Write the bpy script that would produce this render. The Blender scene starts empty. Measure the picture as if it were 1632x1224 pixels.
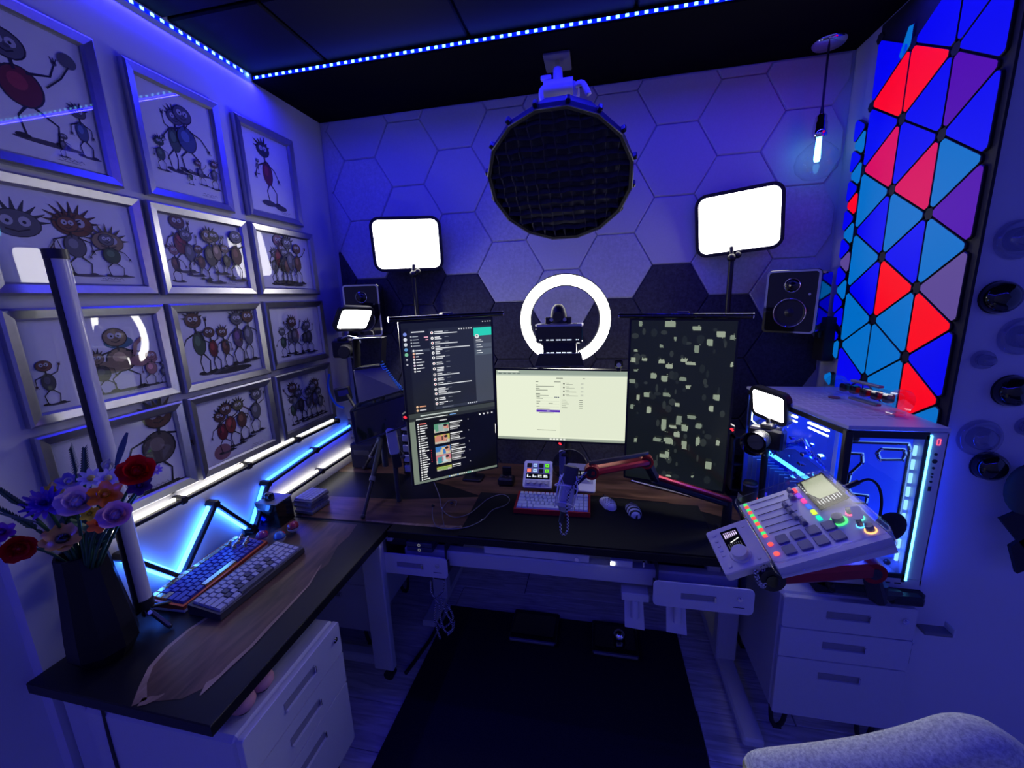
import bpy, math, random
from mathutils import Matrix, Vector, Euler
random.seed(7)
C = bpy.context.scene.collection
SC = bpy.context.scene
PI = math.pi
# ------------------------------------------------------------------ camera
FPX, YAW, PITCH, ROLL = 655.6, .2076, .2078, -.0366
CAMZ = 1.70
_f = Vector((-math.sin(YAW)*math.cos(PITCH), math.cos(YAW)*math.cos(PITCH), -math.sin(PITCH)))
_r = Vector((math.cos(YAW), math.sin(YAW), 0)); _u = _r.cross(_f)
_r2 = _r*math.cos(ROLL)+_u*math.sin(ROLL); _u2 = -_r*math.sin(ROLL)+_u*math.cos(ROLL)
cam = bpy.data.objects.new('camera', bpy.data.cameras.new('camera')); C.objects.link(cam)
cam.matrix_world = Matrix(((_r2.x, _u2.x, -_f.x, 0), (_r2.y, _u2.y, -_f.y, 0), (_r2.z, _u2.z, -_f.z, CAMZ), (0, 0, 0, 1)))
cam.data.sensor_width = 36; cam.data.lens = FPX/1632*36; cam.data.clip_start = .02
SC.camera = cam
def at(px, py, ax, val):
    """the real point where the sight line of a photo pixel meets the plane x|y|z = val"""
    d = _r2*((px-816)/FPX) - _u2*((py-612)/FPX) + _f
    t = (val-(0, 0, CAMZ)[ax])/d[ax]
    return Vector((0, 0, CAMZ))+d*t
# ------------------------------------------------------------------ world, view
w = bpy.data.worlds.new('world'); SC.world = w; w.use_nodes = True
w.node_tree.nodes['Background'].inputs[0].default_value = (.10, .13, 1.0, 1)
w.node_tree.nodes['Background'].inputs[1].default_value = .5
vs = SC.view_settings
vs.view_transform = 'Standard'; vs.look = 'None'; vs.exposure = 0.0; vs.gamma = 1; vs.use_curve_mapping = False
SC.cycles.max_bounces = 6; SC.cycles.diffuse_bounces = 3; SC.cycles.glossy_bounces = 3
SC.cycles.transparent_max_bounces = 10; SC.cycles.transmission_bounces = 4
SC.cycles.use_denoising = True; SC.cycles.sample_clamp_indirect = 3.0; SC.cycles.caustics_reflective = False; SC.cycles.caustics_refractive = False
# room
WL, WR, WB, WF, WX, CEIL, DZ = -1.505, 1.07, 2.262, -1.5, 2.4, 2.68, .73
BLUE = (.015, .012, 1.0)
def strip_light(name, loc, rot, length, power, col=BLUE, wid=.006):
    l = bpy.data.lights.new(name, 'AREA'); l.shape = 'RECTANGLE'; l.size = length; l.size_y = wid
    l.energy = power; l.color = col
    o = bpy.data.objects.new(name, l); C.objects.link(o); o.location = loc; o.rotation_euler = rot
    return o
SY = 1.80   # the step in the ceiling that carries the strip
KB = 2.3
# led strips of the ceiling step and the left wall (area lamps at the strip's own place and width)
strip_light('led_glow_back', ((WL+WR)/2, SY-.006, CEIL-.010), (math.radians(-8), 0, 0), WR-WL-.02, 5.5*KB)
strip_light('led_glow_ceiling', ((WL+WR)/2, SY-.006, CEIL-.002), (math.radians(-100), 0, 0), WR-WL-.02, .8*KB)
strip_light('led_glow_left', (WL+.008, (SY+WF)/2, CEIL-.012), (math.radians(-25), 0, PI/2), SY-WF, 5.2*KB)
strip_light('added_fill_front', ((WL+WX)/2, WF+.008, CEIL-.012), (math.radians(30), 0, 0), WX-WL, 7*KB)  # added blue fill behind the camera, no strip is built there
# ------------------------------------------------------------------ materials
def srgb(c):
    return tuple(((v/255)/12.92 if v/255 <= .04045 else ((v/255+.055)/1.055)**2.4) for v in c[:3])
_mc = {}
def mat(name):
    m = bpy.data.materials.new(name); m.use_nodes = True
    nt = m.node_tree; b = nt.nodes['Principled BSDF']
    return m, nt, b
def pr(name, col, rough=.5, metal=0, noise=0.0, scale=30, bump=0.0, spec=.5, coat=0, coords='Object', sheen=0):
    if name in _mc: return _mc[name]
    m, nt, b = mat(name)
    b.inputs['Base Color'].default_value = (*col, 1); b.inputs['Roughness'].default_value = rough
    b.inputs['Metallic'].default_value = metal; b.inputs['Specular IOR Level'].default_value = spec
    b.inputs['Coat Weight'].default_value = coat; b.inputs['Sheen Weight'].default_value = sheen
    tc = nt.nodes.new('ShaderNodeTexCoord'); n = nt.nodes.new('ShaderNodeTexNoise')
    n.inputs['Scale'].default_value = scale; n.inputs['Detail'].default_value = 3
    nt.links.new(tc.outputs[coords], n.inputs['Vector'])
    mx = nt.nodes.new('ShaderNodeMix'); mx.data_type = 'RGBA'
    k = noise if noise else .06
    mx.inputs['A'].default_value = (*[v*(1-k) for v in col], 1); mx.inputs['B'].default_value = (*[min(1, v*(1+k)) for v in col], 1)
    nt.links.new(n.outputs['Fac'], mx.inputs['Factor']); nt.links.new(mx.outputs['Result'], b.inputs['Base Color'])
    if bump:
        bp = nt.nodes.new('ShaderNodeBump'); bp.inputs['Strength'].default_value = bump; bp.inputs['Distance'].default_value = .002
        nt.links.new(n.outputs['Fac'], bp.inputs['Height']); nt.links.new(bp.outputs['Normal'], b.inputs['Normal'])
    _mc[name] = m
    return m
def emi(name, col, strength, sample=True, base=(.02, .02, .02)):
    if name in _mc: return _mc[name]
    m, nt, b = mat(name)
    b.inputs['Base Color'].default_value = (*base, 1); b.inputs['Roughness'].default_value = .7
    b.inputs['Emission Color'].default_value = (*col, 1); b.inputs['Emission Strength'].default_value = strength; b.inputs['Specular IOR Level'].default_value = .15
    if not sample: m.cycles.emission_sampling = 'NONE'
    _mc[name] = m
    return m
def attr_mat(name, strength=0, rough=.6, spec=.5):
    """flat print (strength 0) or lit screen: colour read from the corner colour attribute"""
    m, nt, b = mat(name)
    a = nt.nodes.new('ShaderNodeAttribute'); a.attribute_name = 'Col'
    b.inputs['Roughness'].default_value = rough; b.inputs['Specular IOR Level'].default_value = spec
    if strength:
        b.inputs['Base Color'].default_value = (.01, .01, .01, 1)
        nt.links.new(a.outputs['Color'], b.inputs['Emission Color']); b.inputs['Emission Strength'].default_value = strength
        m.cycles.emission_sampling = 'NONE'
    else: nt.links.new(a.outputs['Color'], b.inputs['Base Color'])
    return m
def clear(name, tint=(1, 1, 1), rough=.02, ior=1.45, extra=.0):
    """thin pane or shell: clear with real fresnel reflection"""
    m = bpy.data.materials.new(name); m.use_nodes = True; nt = m.node_tree; nt.nodes.clear()
    o = nt.nodes.new('ShaderNodeOutputMaterial'); t = nt.nodes.new('ShaderNodeBsdfTransparent'); g = nt.nodes.new('ShaderNodeBsdfGlossy')
    t.inputs[0].default_value = (*tint, 1); g.inputs['Roughness'].default_value = rough
    fr = nt.nodes.new('ShaderNodeFresnel'); ge = nt.nodes.new('ShaderNodeNewGeometry'); mr = nt.nodes.new('ShaderNodeMapRange')
    mr.inputs[3].default_value = ior; mr.inputs[4].default_value = 1/ior   # same reflection from both sides of the thin wall
    nt.links.new(ge.outputs['Backfacing'], mr.inputs[0]); nt.links.new(mr.outputs[0], fr.inputs['IOR'])
    mx = nt.nodes.new('ShaderNodeMixShader')
    if extra:
        ad = nt.nodes.new('ShaderNodeMath'); ad.operation = 'ADD'; ad.inputs[1].default_value = extra; ad.use_clamp = True
        nt.links.new(fr.outputs[0], ad.inputs[0]); nt.links.new(ad.outputs[0], mx.inputs[0])
    else: nt.links.new(fr.outputs[0], mx.inputs[0])
    nt.links.new(t.outputs[0], mx.inputs[1]); nt.links.new(g.outputs[0], mx.inputs[2]); nt.links.new(mx.outputs[0], o.inputs[0])
    return m
# ------------------------------------------------------------------ mesh building
def rrect(w, h, r, n=4, cx=0, cy=0):
    o = []
    for (sx, sy, a0) in ((1, 1, 0), (-1, 1, 90), (-1, -1, 180), (1, -1, 270)):
        for i in range(n+1):
            a = math.radians(a0+90*i/n)
            o.append((cx+sx*(w/2-r)+r*math.cos(a), cy+sy*(h/2-r)+r*math.sin(a)))
    return o
def circ(r, n=20, cx=0, cy=0, ry=None, a0=0):
    ry = r if ry is None else ry
    return [(cx+r*math.cos(a0+2*PI*i/n), cy+ry*math.sin(a0+2*PI*i/n)) for i in range(n)]
def rot(x=0, y=0, z=0, t=(0, 0, 0)):
    return Matrix.Translation(t) @ Euler((math.radians(x), math.radians(y), math.radians(z))).to_matrix().to_4x4()
def frame(p0, p1, up=(0, 0, 1)):
    """matrix at p0 whose z runs to p1"""
    z = (Vector(p1)-Vector(p0)).normalized(); u = Vector(up)
    if abs(z.dot(u)) > .98: u = Vector((0, 1, 0))
    x = u.cross(z).normalized(); y = z.cross(x)
    return Matrix(((x.x, y.x, z.x, p0[0]), (x.y, y.y, z.y, p0[1]), (x.z, y.z, z.z, p0[2]), (0, 0, 0, 1)))
class B:
    def __init__(s): s.v = []; s.f = []; s.mi = []; s.sm = []; s.col = []; s.mats = []; s.hascol = False
    def add(s, v, f, m=None, sm=False, M=None, col=None):
        n = len(s.v); s.v += [tuple(M @ Vector(p)) if M else tuple(p) for p in v]
        if m is None: k = 0
        else:
            if m not in s.mats: s.mats.append(m)
            k = s.mats.index(m)
        for q in f:
            s.f.append([n+i for i in q]); s.mi.append(k); s.sm.append(sm); s.col.append(col or (1, 1, 1))
        if col: s.hascol = True
        return s
    def box(s, c, d, ch=0, M=None, m=None, col=None):
        x, y, z = d[0]/2, d[1]/2, d[2]/2; T = Matrix.Translation(c)
        if M: T = M @ T
        if not ch:
            v = [(i*x, j*y, k*z) for i in (-1, 1) for j in (-1, 1) for k in (-1, 1)]
            return s.add(v, [(0, 1, 3, 2), (4, 6, 7, 5), (0, 4, 5, 1), (2, 3, 7, 6), (0, 2, 6, 4), (1, 5, 7, 3)], m, False, T, col)
        ch = min(ch, x*.9, y*.9, z*.9); v = []; ix = {}
        for i in (-1, 1):
            for j in (-1, 1):
                for k in (-1, 1):
                    ix[i, j, k] = len(v)
                    v += [(i*x, j*(y-ch), k*(z-ch)), (i*(x-ch), j*y, k*(z-ch)), (i*(x-ch), j*(y-ch), k*z)]
        f = []
        for i in (-1, 1): f.append([ix[i, -1, -1], ix[i, 1, -1], ix[i, 1, 1], ix[i, -1, 1]][::i])
        for j in (-1, 1): f.append([ix[-1, j, -1]+1, ix[1, j, -1]+1, ix[1, j, 1]+1, ix[-1, j, 1]+1][::-j])
        for k in (-1, 1): f.append([ix[-1, -1, k]+2, ix[1, -1, k]+2, ix[1, 1, k]+2, ix[-1, 1, k]+2][::k])
        for i in (-1, 1):
            for j in (-1, 1): f.append([ix[i, j, -1], ix[i, j, 1], ix[i, j, 1]+1, ix[i, j, -1]+1][::-i*j])
            for k in (-1, 1): f.append([ix[i, -1, k]+2, ix[i, 1, k]+2, ix[i, 1, k], ix[i, -1, k]][::-i*k])
        for j in (-1, 1):
            for k in (-1, 1): f.append([ix[-1, j, k]+1, ix[1, j, k]+1, ix[1, j, k]+2, ix[-1, j, k]+2][::-j*k])
        for i in (-1, 1):
            for j in (-1, 1):
                for k in (-1, 1): f.append([ix[i, j, k], ix[i, j, k]+1, ix[i, j, k]+2][::i*j*k])
        return s.add(v, f, m, False, T, col)
    def bar(s, p0, p1, w, h, ch=0, up=(0, 0, 1), m=None, ext=0):
        L = (Vector(p1)-Vector(p0)).length; T = frame(p0, p1, up)
        return s.box((0, 0, L/2), (w, h, L+ext*2), ch, T, m)
    def cyl(s, p0, p1, r, r1=None, n=16, m=None, M=None, caps=True, sm=True):
        r1 = r if r1 is None else r1; L = (Vector(p1)-Vector(p0)).length; T = frame(p0, p1)
        if M: T = M @ T
        v = [(r*math.cos(2*PI*i/n), r*math.sin(2*PI*i/n), 0) for i in range(n)]+[(r1*math.cos(2*PI*i/n), r1*math.sin(2*PI*i/n), L) for i in range(n)]
        s.add(v, [(i, (i+1) % n, n+(i+1) % n, n+i) for i in range(n)], m, sm, T)
        if caps:
            s.add([p for p in v], [list(range(n))[::-1], list(range(n, 2*n))], m, False, T)
        return s
    def tube(s, pts, r, n=6, m=None, M=None, closed=False):
        pts = [Vector(p) for p in pts]; v = []; N = len(pts); prev = None
        for i, p in enumerate(pts):
            a = pts[(i-1) % N] if (i or closed) else p; b = pts[(i+1) % N] if (i < N-1 or closed) else p
            d = (b-a).normalized()
            if prev is None:
                u = Vector((0, 0, 1)) if abs(d.z) < .9 else Vector((1, 0, 0)); x = u.cross(d).normalized()
            else: x = (prev-d*prev.dot(d)).normalized()
            prev = x; y = d.cross(x); rr = r[i] if isinstance(r, (list, tuple)) else r
            v += [tuple(p+x*rr*math.cos(2*PI*k/n)+y*rr*math.sin(2*PI*k/n)) for k in range(n)]
        f = []
        for i in range(N if closed else N-1):
            j = (i+1) % N; f += [(i*n+k, i*n+(k+1) % n, j*n+(k+1) % n, j*n+k) for k in range(n)]
        if not closed: f += [list(range(n))[::-1], list(range((N-1)*n, N*n))]
        return s.add(v, f, m, True, M)
    def lathe(s, prof, n=24, m=None, M=None, sm=True, flat=1.0):
        v = []; K = len(prof)
        for r, z in prof: v += [(r*math.cos(2*PI*i/n), flat*r*math.sin(2*PI*i/n), z) for i in range(n)]
        f = [(k*n+i, k*n+(i+1) % n, (k+1)*n+(i+1) % n, (k+1)*n+i) for k in range(K-1) for i in range(n)]
        s.add(v, f, m, sm, M)
        if prof[0][0] > 1e-6: s.add(v[:n], [list(range(n))[::-1]], m, False, M)
        if prof[-1][0] > 1e-6: s.add(v[-n:], [list(range(n))], m, False, M)
        return s
    def prism(s, poly, z0, z1, m=None, M=None, ch=0, sm=False, top=None):
        """outline extruded from z0 to z1; ch bevels the top rim; top: own material of the top face"""
        n = len(poly); cx = sum(p[0] for p in poly)/n; cy = sum(p[1] for p in poly)/n
        def ins(d):
            o = []
            for x, y in poly:
                l = math.hypot(x-cx, y-cy) or 1; o.append((x-(x-cx)/l*d, y-(y-cy)/l*d))
            return o
        rings = [(poly, z0), (poly, z1-ch)]+([(ins(ch), z1)] if ch else [])
        v = [(x, y, z) for P, z in rings for x, y in P]; K = len(rings)
        f = [(k*n+i, k*n+(i+1) % n, (k+1)*n+(i+1) % n, (k+1)*n+i) for k in range(K-1) for i in range(n)]
        s.add(v, f, m, sm, M); s.add(v[:n], [list(range(n))[::-1]], m, False, M); s.add(v[-n:], [list(range(n))], top or m, False, M)
        return s
    def ring(s, outer, inner, z0, z1, m=None, M=None):
        """flat ring between two outlines of the same count, with thickness"""
        n = len(outer); v = [(x, y, z) for z in (z0, z1) for P in (outer, inner) for x, y in P]
        f = []
        for i in range(n):
            j = (i+1) % n
            f += [(2*n+i, 2*n+j, 3*n+j, 3*n+i), (i, n+i, n+j, j), (i, j, 2*n+j, 2*n+i), (n+j, n+i, 3*n+i, 3*n+j)]
        return s.add(v, f, m, False, M)
    def ball(s, c, r, n=12, k=8, sc=(1, 1, 1), m=None, M=None):
        T = Matrix.Translation(c)
        if M: T = M @ T
        v = [(0, 0, -r*sc[2])]
        for j in range(1, k):
            a = -PI/2+PI*j/k
            v += [(r*sc[0]*math.cos(a)*math.cos(2*PI*i/n), r*sc[1]*math.cos(a)*math.sin(2*PI*i/n), r*sc[2]*math.sin(a)) for i in range(n)]
        v.append((0, 0, r*sc[2])); L = len(v)-1
        f = [(0, 1+(i+1) % n, 1+i) for i in range(n)]
        for j in range(k-2): f += [(1+j*n+i, 1+j*n+(i+1) % n, 1+(j+1)*n+(i+1) % n, 1+(j+1)*n+i) for i in range(n)]
        f += [(L, L-n+i, L-n+(i+1) % n) for i in range(n)]
        return s.add(v, f, m, True, T)
    # flat drawing in the local xy plane, each stroke a hair above the last
    def card(s, poly, col, z=None, m=None, M=None):
        s.zz = getattr(s, 'zz', 0)+.00004
        return s.add([(x, y, s.zz if z is None else z) for x, y in poly], [list(range(len(poly)))], m, False, M, srgb(col))
    def rc(s, x, y, w, h, col, m=None):
        return s.card([(x, y), (x+w, y), (x+w, y+h), (x, y+h)], col, None, m)
    def stroke(s, pts, w, col, m=None):
        s.zz = getattr(s, 'zz', 0)+.00004; L = []; R = []; N = len(pts)
        for i, (x, y) in enumerate(pts):
            a = pts[max(i-1, 0)]; b = pts[min(i+1, N-1)]; dx, dy = b[0]-a[0], b[1]-a[1]; l = math.hypot(dx, dy) or 1
            ww = (w[i] if isinstance(w, (list, tuple)) else w)/2
            L.append((x-dy/l*ww, y+dx/l*ww, s.zz)); R.append((x+dy/l*ww, y-dx/l*ww, s.zz))
        return s.add(L+R, [(N+i, N+i+1, i+1, i) for i in range(N-1)], m, False, None, srgb(col))
    def build(s, name, m=None, parent=None, label=None, loc=None, rotd=None, kind=None, cat=None, group=None):
        me = bpy.data.meshes.new(name); me.from_pydata(s.v, [], s.f)
        mats = s.mats or [m]
        if s.mats and m is not None and None in s.mats: mats = [m if q is None else q for q in s.mats]
        for q in mats: me.materials.append(q)
        me.polygons.foreach_set('material_index', s.mi); me.polygons.foreach_set('use_smooth', s.sm)
        if s.hascol:
            a = me.color_attributes.new('Col', 'FLOAT_COLOR', 'CORNER'); d = []
            for p in me.polygons: d += [*s.col[p.index], 1.0]*p.loop_total
            a.data.foreach_set('color', d)
        me.update()
        o = bpy.data.objects.new(name, me); C.objects.link(o)
        if parent: o.parent = parent
        if loc is not None: o.location = loc
        if rotd is not None: o.rotation_euler = [math.radians(a) for a in rotd]
        if label: o['label'] = label
        if kind: o['kind'] = kind
        if cat: o['category'] = cat
        if group: o['group'] = group
        return o
def thing(name, label, cat, loc=(0, 0, 0), rotd=(0, 0, 0), group=None):
    o = bpy.data.objects.new(name, None); C.objects.link(o); o.empty_display_size = .05
    o.location = loc; o.rotation_euler = [math.radians(a) for a in rotd]; o['label'] = label; o['category'] = cat
    if group: o['group'] = group
    return o
def dup(root, loc=None, rotd=None, label=None, parent=None):
    r = root.copy(); C.objects.link(r)
    if parent is not None: r.parent = parent
    if loc is not None: r.location = loc
    if rotd is not None: r.rotation_euler = [math.radians(a) for a in rotd]
    if label: r['label'] = label
    for ch in root.children: dup(ch, parent=r)
    return r
def cp(o, loc=None, rotd=None, parent=None):
    """copy of one part (shared mesh)"""
    c = o.copy(); C.objects.link(c)
    if parent is not None: c.parent = parent
    if loc is not None: c.location = loc
    if rotd is not None: c.rotation_euler = [math.radians(a) for a in rotd]
    return c
def demote(t, par, main, name, label=None):
    """turn a built assembly into one part of a larger thing: its main mesh with the rest as sub-parts"""
    m = [c for c in t.children if c.name.split('.')[0] == main][0]; Mt = t.matrix_basis.copy(); mb = m.matrix_basis.copy()
    for c in list(t.children):
        if c is not m: cb = c.matrix_basis.copy(); c.parent = m; c.matrix_basis = mb.inverted() @ cb
    m.parent = par; m.matrix_basis = par.matrix_basis.inverted() @ Mt @ mb; m.name = name
    if label: m['label'] = label
    bpy.data.objects.remove(t); return m
# shared materials
M_wall = pr('wall_paint', (.62, .62, .64), .62, noise=.04, scale=3, bump=.05)
M_black = pr('black_plastic', (.012, .012, .014), .38, noise=.2)
M_dark = pr('dark_plastic', (.03, .03, .034), .5, noise=.2)
M_gloss = pr('gloss_black', (.006, .006, .007), .08, coat=.6)
M_matte = pr('matte_black', (.016, .016, .019), .85, noise=.3, scale=80, bump=.2)
M_white = pr('white_plastic', (.66, .66, .68), .4, noise=.03)
M_wmetal = pr('white_powder_metal', (.55, .56, .6), .42, noise=.05, bump=.03, scale=200)
M_grey = pr('grey_plastic', (.18, .18, .19), .45)
M_steel = pr('brushed_steel', (.50, .50, .53), .36, 1, noise=.12, scale=60)
M_chrome = pr('chrome', (.8, .8, .82), .08, 1)
M_red = pr('red_anodised', (.42, .012, .022), .3, .55)
M_redp = pr('red_plastic', (.45, .015, .02), .38)
M_glass = clear('pane_glass', ior=1.5, rough=.015)
M_acryl = clear('clear_acrylic', (.93, .93, .96), .05, 1.5, .03)
M_lampc = emi('camera_lamp_diffuser', (1, .96, .90), 60.0)
M_lampr = emi('ring_lamp_diffuser', (1, .97, .92), 15.0)
M_lamp = emi('lamp_diffuser', (1, .97, .92), 8.0)
# ================================================================== STRUCTURE
def struct(b, name, m, parent=None, **k):
    o = b.build(name, m, parent, **k)
    if parent is None: o['kind'] = 'structure'
    return o
M_ceil = pr('black_ceiling', (.005, .005, .007), .7, spec=.15, noise=.2, scale=6)
wl = struct(B().box(((WL-.05), (.67+WB+.2)/2, 1.4), (.1, WB+.2-.67, 2.8)), 'wall_left', M_wall)
struct(B().box((WL-.09, (.67+WF)/2, 1.4), (.1, .67-WF, 2.8)), 'wall_left', M_wall)
wb = struct(B().box(((WL+WX)/2, WB+.05, 1.4), (WX-WL+.4, .1, 2.8)), 'wall_back', M_wall)
wr = struct(B().box(((WR+WX+.2)/2, (1.48+WB+.1)/2, 1.4), (WX+.2-WR, WB+.1-1.48, 2.8)), 'wall_right', M_wall)
struct(B().box(((WL+WX)/2, WF-.05, 1.4), (WX-WL+.4, .1, 2.8)), 'wall_front', M_wall)
struct(B().box(((WR+WX)/2, 1.473, .045), (WX-WR, .014, .09), .003), 'baseboard_right', M_white)
# floor of pale grey planks
def wood_floor():
    m, nt, b = mat('grey_oak_plank')
    tc = nt.nodes.new('ShaderNodeTexCoord'); mp = nt.nodes.new('ShaderNodeMapping'); mp.inputs['Scale'].default_value = (1.5, 14, 1)
    n = nt.nodes.new('ShaderNodeTexNoise'); n.inputs['Scale'].default_value = 3; n.inputs['Detail'].default_value = 8; n.inputs['Distortion'].default_value = 1.2
    oi = nt.nodes.new('ShaderNodeObjectInfo'); ad = nt.nodes.new('ShaderNodeVectorMath'); ad.operation = 'ADD'
    nt.links.new(tc.outputs['Object'], mp.inputs[0]); nt.links.new(mp.outputs[0], ad.inputs[0]); nt.links.new(oi.outputs['Location'], ad.inputs[1]); nt.links.new(ad.outputs[0], n.inputs[0])
    cr = nt.nodes.new('ShaderNodeValToRGB'); cr.color_ramp.elements[0].position = .3; cr.color_ramp.elements[1].position = .75
    cr.color_ramp.elements[0].color = (.42, .40, .40, 1); cr.color_ramp.elements[1].color = (.88, .86, .86, 1)
    nt.links.new(n.outputs[0], cr.inputs[0]); nt.links.new(cr.outputs[0], b.inputs[0]); b.inputs['Roughness'].default_value = .42
    return m
M_plank = wood_floor()
fl = struct(B().box(((WL+WX)/2, (WF+WB)/2, -.03), (WX-WL+.4, WB-WF+.4, .04)), 'floor', pr('floor_base', (.05, .05, .05), .8))
pb = None; ROWS = [WB-.19*(i+1) for i in range(13)]
for i, y in enumerate(ROWS):
    x = WL-.1-(.37*i) % 1.1
    while x < 1.7:
        if pb is None: pb = B().box((.599, .0935, -.005), (1.196, .187, .01), .002).build('plank', M_plank, fl); pb.location = (x, y, 0)
        else: cp(pb, (x, y, 0))
        x += 1.2
# ceiling: black tiles, then a lower black board along the back wall
struct(B().box(((WL+WX)/2, (WF+WB)/2, 2.76), (WX-WL+.4, WB-WF+.4, .08)), 'ceiling', M_ceil)
ce = bpy.data.objects['ceiling']; t0 = None
for i in range(6):
    for j in range(5):
        x, y = -1.13+.63*(i-.5)+.0, 1.42-.63*(j-.5)
        sx = .62; sy = .62
        if y+.31 > SY: sy = .37; y = 1.42+.195
        key = (round(sx, 2), round(sy, 2))
        q = B().box((0, 0, 0), (sx, sy, .016), .006).build('ceiling_panel', M_ceil, ce); q.location = (x, y, 2.713)
struct(B().box(((WL+WX)/2-.05, (SY+WB)/2, 2.698), (WX-WL+.1, WB-SY, .046), .002), 'ceiling_step', pr('soffit_black', (.002, .002, .004), .9, spec=.1))
# led strips with their diodes
M_tape = emi('led_tape', (.0, .01, 1), 1.2, False)
M_led = emi('led_diode', (.16, .55, 1), 5.0, False)
ls = thing('led_strip', 'blue led strip along the ceiling step above the hexagon wall', 'light strip', ((WL+WR)/2, SY-.004, 2.687), group=None)
B().box((0, 0, 0), (WR-WL-.02, .003, .012)).build('tape', M_tape, ls)
d = B().box((0, -.0025, 0), (.013, .003, .0100), .001).build('diode', M_led, ls); d.location = (-(WR-WL)/2+.03, 0, 0)
for i in range(1, 76): cp(d, (-(WR-WL)/2+.03+.0335*i, 0, 0))
ls = thing('led_strip', 'blue led strip along the top of the picture wall', 'light strip', (WL+.004, .15, 2.69))
B().box((0, 0, 0), (.003, 3.2, .012)).build('tape', M_tape, ls)
d = B().box((.0025, 0, 0), (.003, .013, .0100), .001).build('diode', M_led, ls); d.location = (0, 1.62, 0)
for i in range(1, 56): cp(d, (0, 1.62-.0335*i, 0))
# ---------------------------------------------------------------- hexagon felt panels on the back wall
def felt(name, col, sc=90, bump=.5, no=.18):
    m, nt, b = mat(name); tc = nt.nodes.new('ShaderNodeTexCoord')
    n = nt.nodes.new('ShaderNodeTexNoise'); n.inputs['Scale'].default_value = sc; n.inputs['Detail'].default_value = 5; n.inputs['Roughness'].default_value = .7
    mp = nt.nodes.new('ShaderNodeMapping'); mp.inputs['Scale'].default_value = (1, 1, 1.6)
    nt.links.new(tc.outputs['Object'], mp.inputs[0]); nt.links.new(mp.outputs[0], n.inputs[0])
    mx = nt.nodes.new('ShaderNodeMix'); mx.data_type = 'RGBA'; mx.inputs['A'].default_value = (*[v*(1-no) for v in col], 1); mx.inputs['B'].default_value = (*[v*(1+no) for v in col], 1)
    mr = nt.nodes.new('ShaderNodeMapRange'); mr.inputs[1].default_value = .35; mr.inputs[2].default_value = .65
    nt.links.new(n.outputs[0], mr.inputs[0]); nt.links.new(mr.outputs[0], mx.inputs['Factor']); nt.links.new(mx.outputs['Result'], b.inputs[0])
    bp = nt.nodes.new('ShaderNodeBump'); bp.inputs['Strength'].default_value = bump; bp.inputs['Distance'].default_value = .0015
    nt.links.new(n.outputs[0], bp.inputs['Height']); nt.links.new(bp.outputs[0], b.inputs['Normal'])
    b.inputs['Roughness'].default_value = .95; b.inputs['Specular IOR Level'].default_value = .2
    return m
HX = {'W': felt('felt_white', (.60, .60, .62), 120, .12, .03), 'G': felt('felt_grey', (.56, .56, .60), 70, .35, .13), 'D': felt('felt_charcoal', (.06, .06, .075), 70, .5, .3)}
def clip(poly, xa, xb, ya, yb):
    for ax, lim, sg in ((0, xa, 1), (0, xb, -1), (1, ya, 1), (1, yb, -1)):
        out = []
        for i, p in enumerate(poly):
            q = poly[(i+1) % len(poly)]; a, b = sg*(p[ax]-lim), sg*(q[ax]-lim)
            if a >= 0: out.append(p)
            if a*b < 0:
                t = a/(a-b); out.append((p[0]+(q[0]-p[0])*t, p[1]+(q[1]-p[1])*t))
        poly = out
        if len(poly) < 3: return []
    return poly
HP, HH, HX0, HZ0 = .2741, .3182, -.461, 2.470
hexc = {(-4, 0): 'G', (-4, 1): 'G', (-3, 1): 'G', (-3, 2): 'G', (-1, 2): 'G', (0, 1): 'G', (0, 2): 'G', (1, 3): 'G', (2, 2): 'G', (4, 2): 'G', (5, 2): 'G', (5, 3): 'G', (6, 1): 'G', (6, 2): 'G'}
darkfrom = {-4: 2, -3: 3, -2: 2, -1: 3, 0: 3, 1: 4, 2: 3, 3: 3, 4: 3, 5: 4, 6: 3}
for k in range(-4, 6):
    cx = HX0+HP*k; S = HP/1.5
    for n in range(-1, 8):
        cz = HZ0+(0 if k % 2 == 0 else HH/2)-HH*n
        poly = [(cx+S*math.cos(math.radians(60*i)), cz+HH/2*(math.sin(math.radians(60*i))/math.sin(PI/3))) for i in range(6)]
        poly = clip(poly, WL+.028, WR-.012, .60, 2.668)
        if not poly: continue
        ax = sum(p[0] for p in poly)/len(poly); az = sum(p[1] for p in poly)/len(poly)
        poly = [(x-ax, z-az) for x, z in poly]; g = .0016
        poly = [(x*(1-g/max(abs(x), .02)*.5), z*(1-g/max(abs(z), .02)*.5)) for x, z in poly]
        t = hexc.get((k, n), 'D' if n >= darkfrom[k] else 'W')
        o = B().prism(poly, 0, .0125, HX[t], ch=.006).build('hexagon_panel', parent=wb); o.location = (ax, WB-.0002, az); o.rotation_euler = (PI/2, 0, 0)
        o['label'] = {'W': 'smooth pale felt panel', 'G': 'flecked grey felt panel', 'D': 'charcoal felt panel'}[t]
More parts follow.
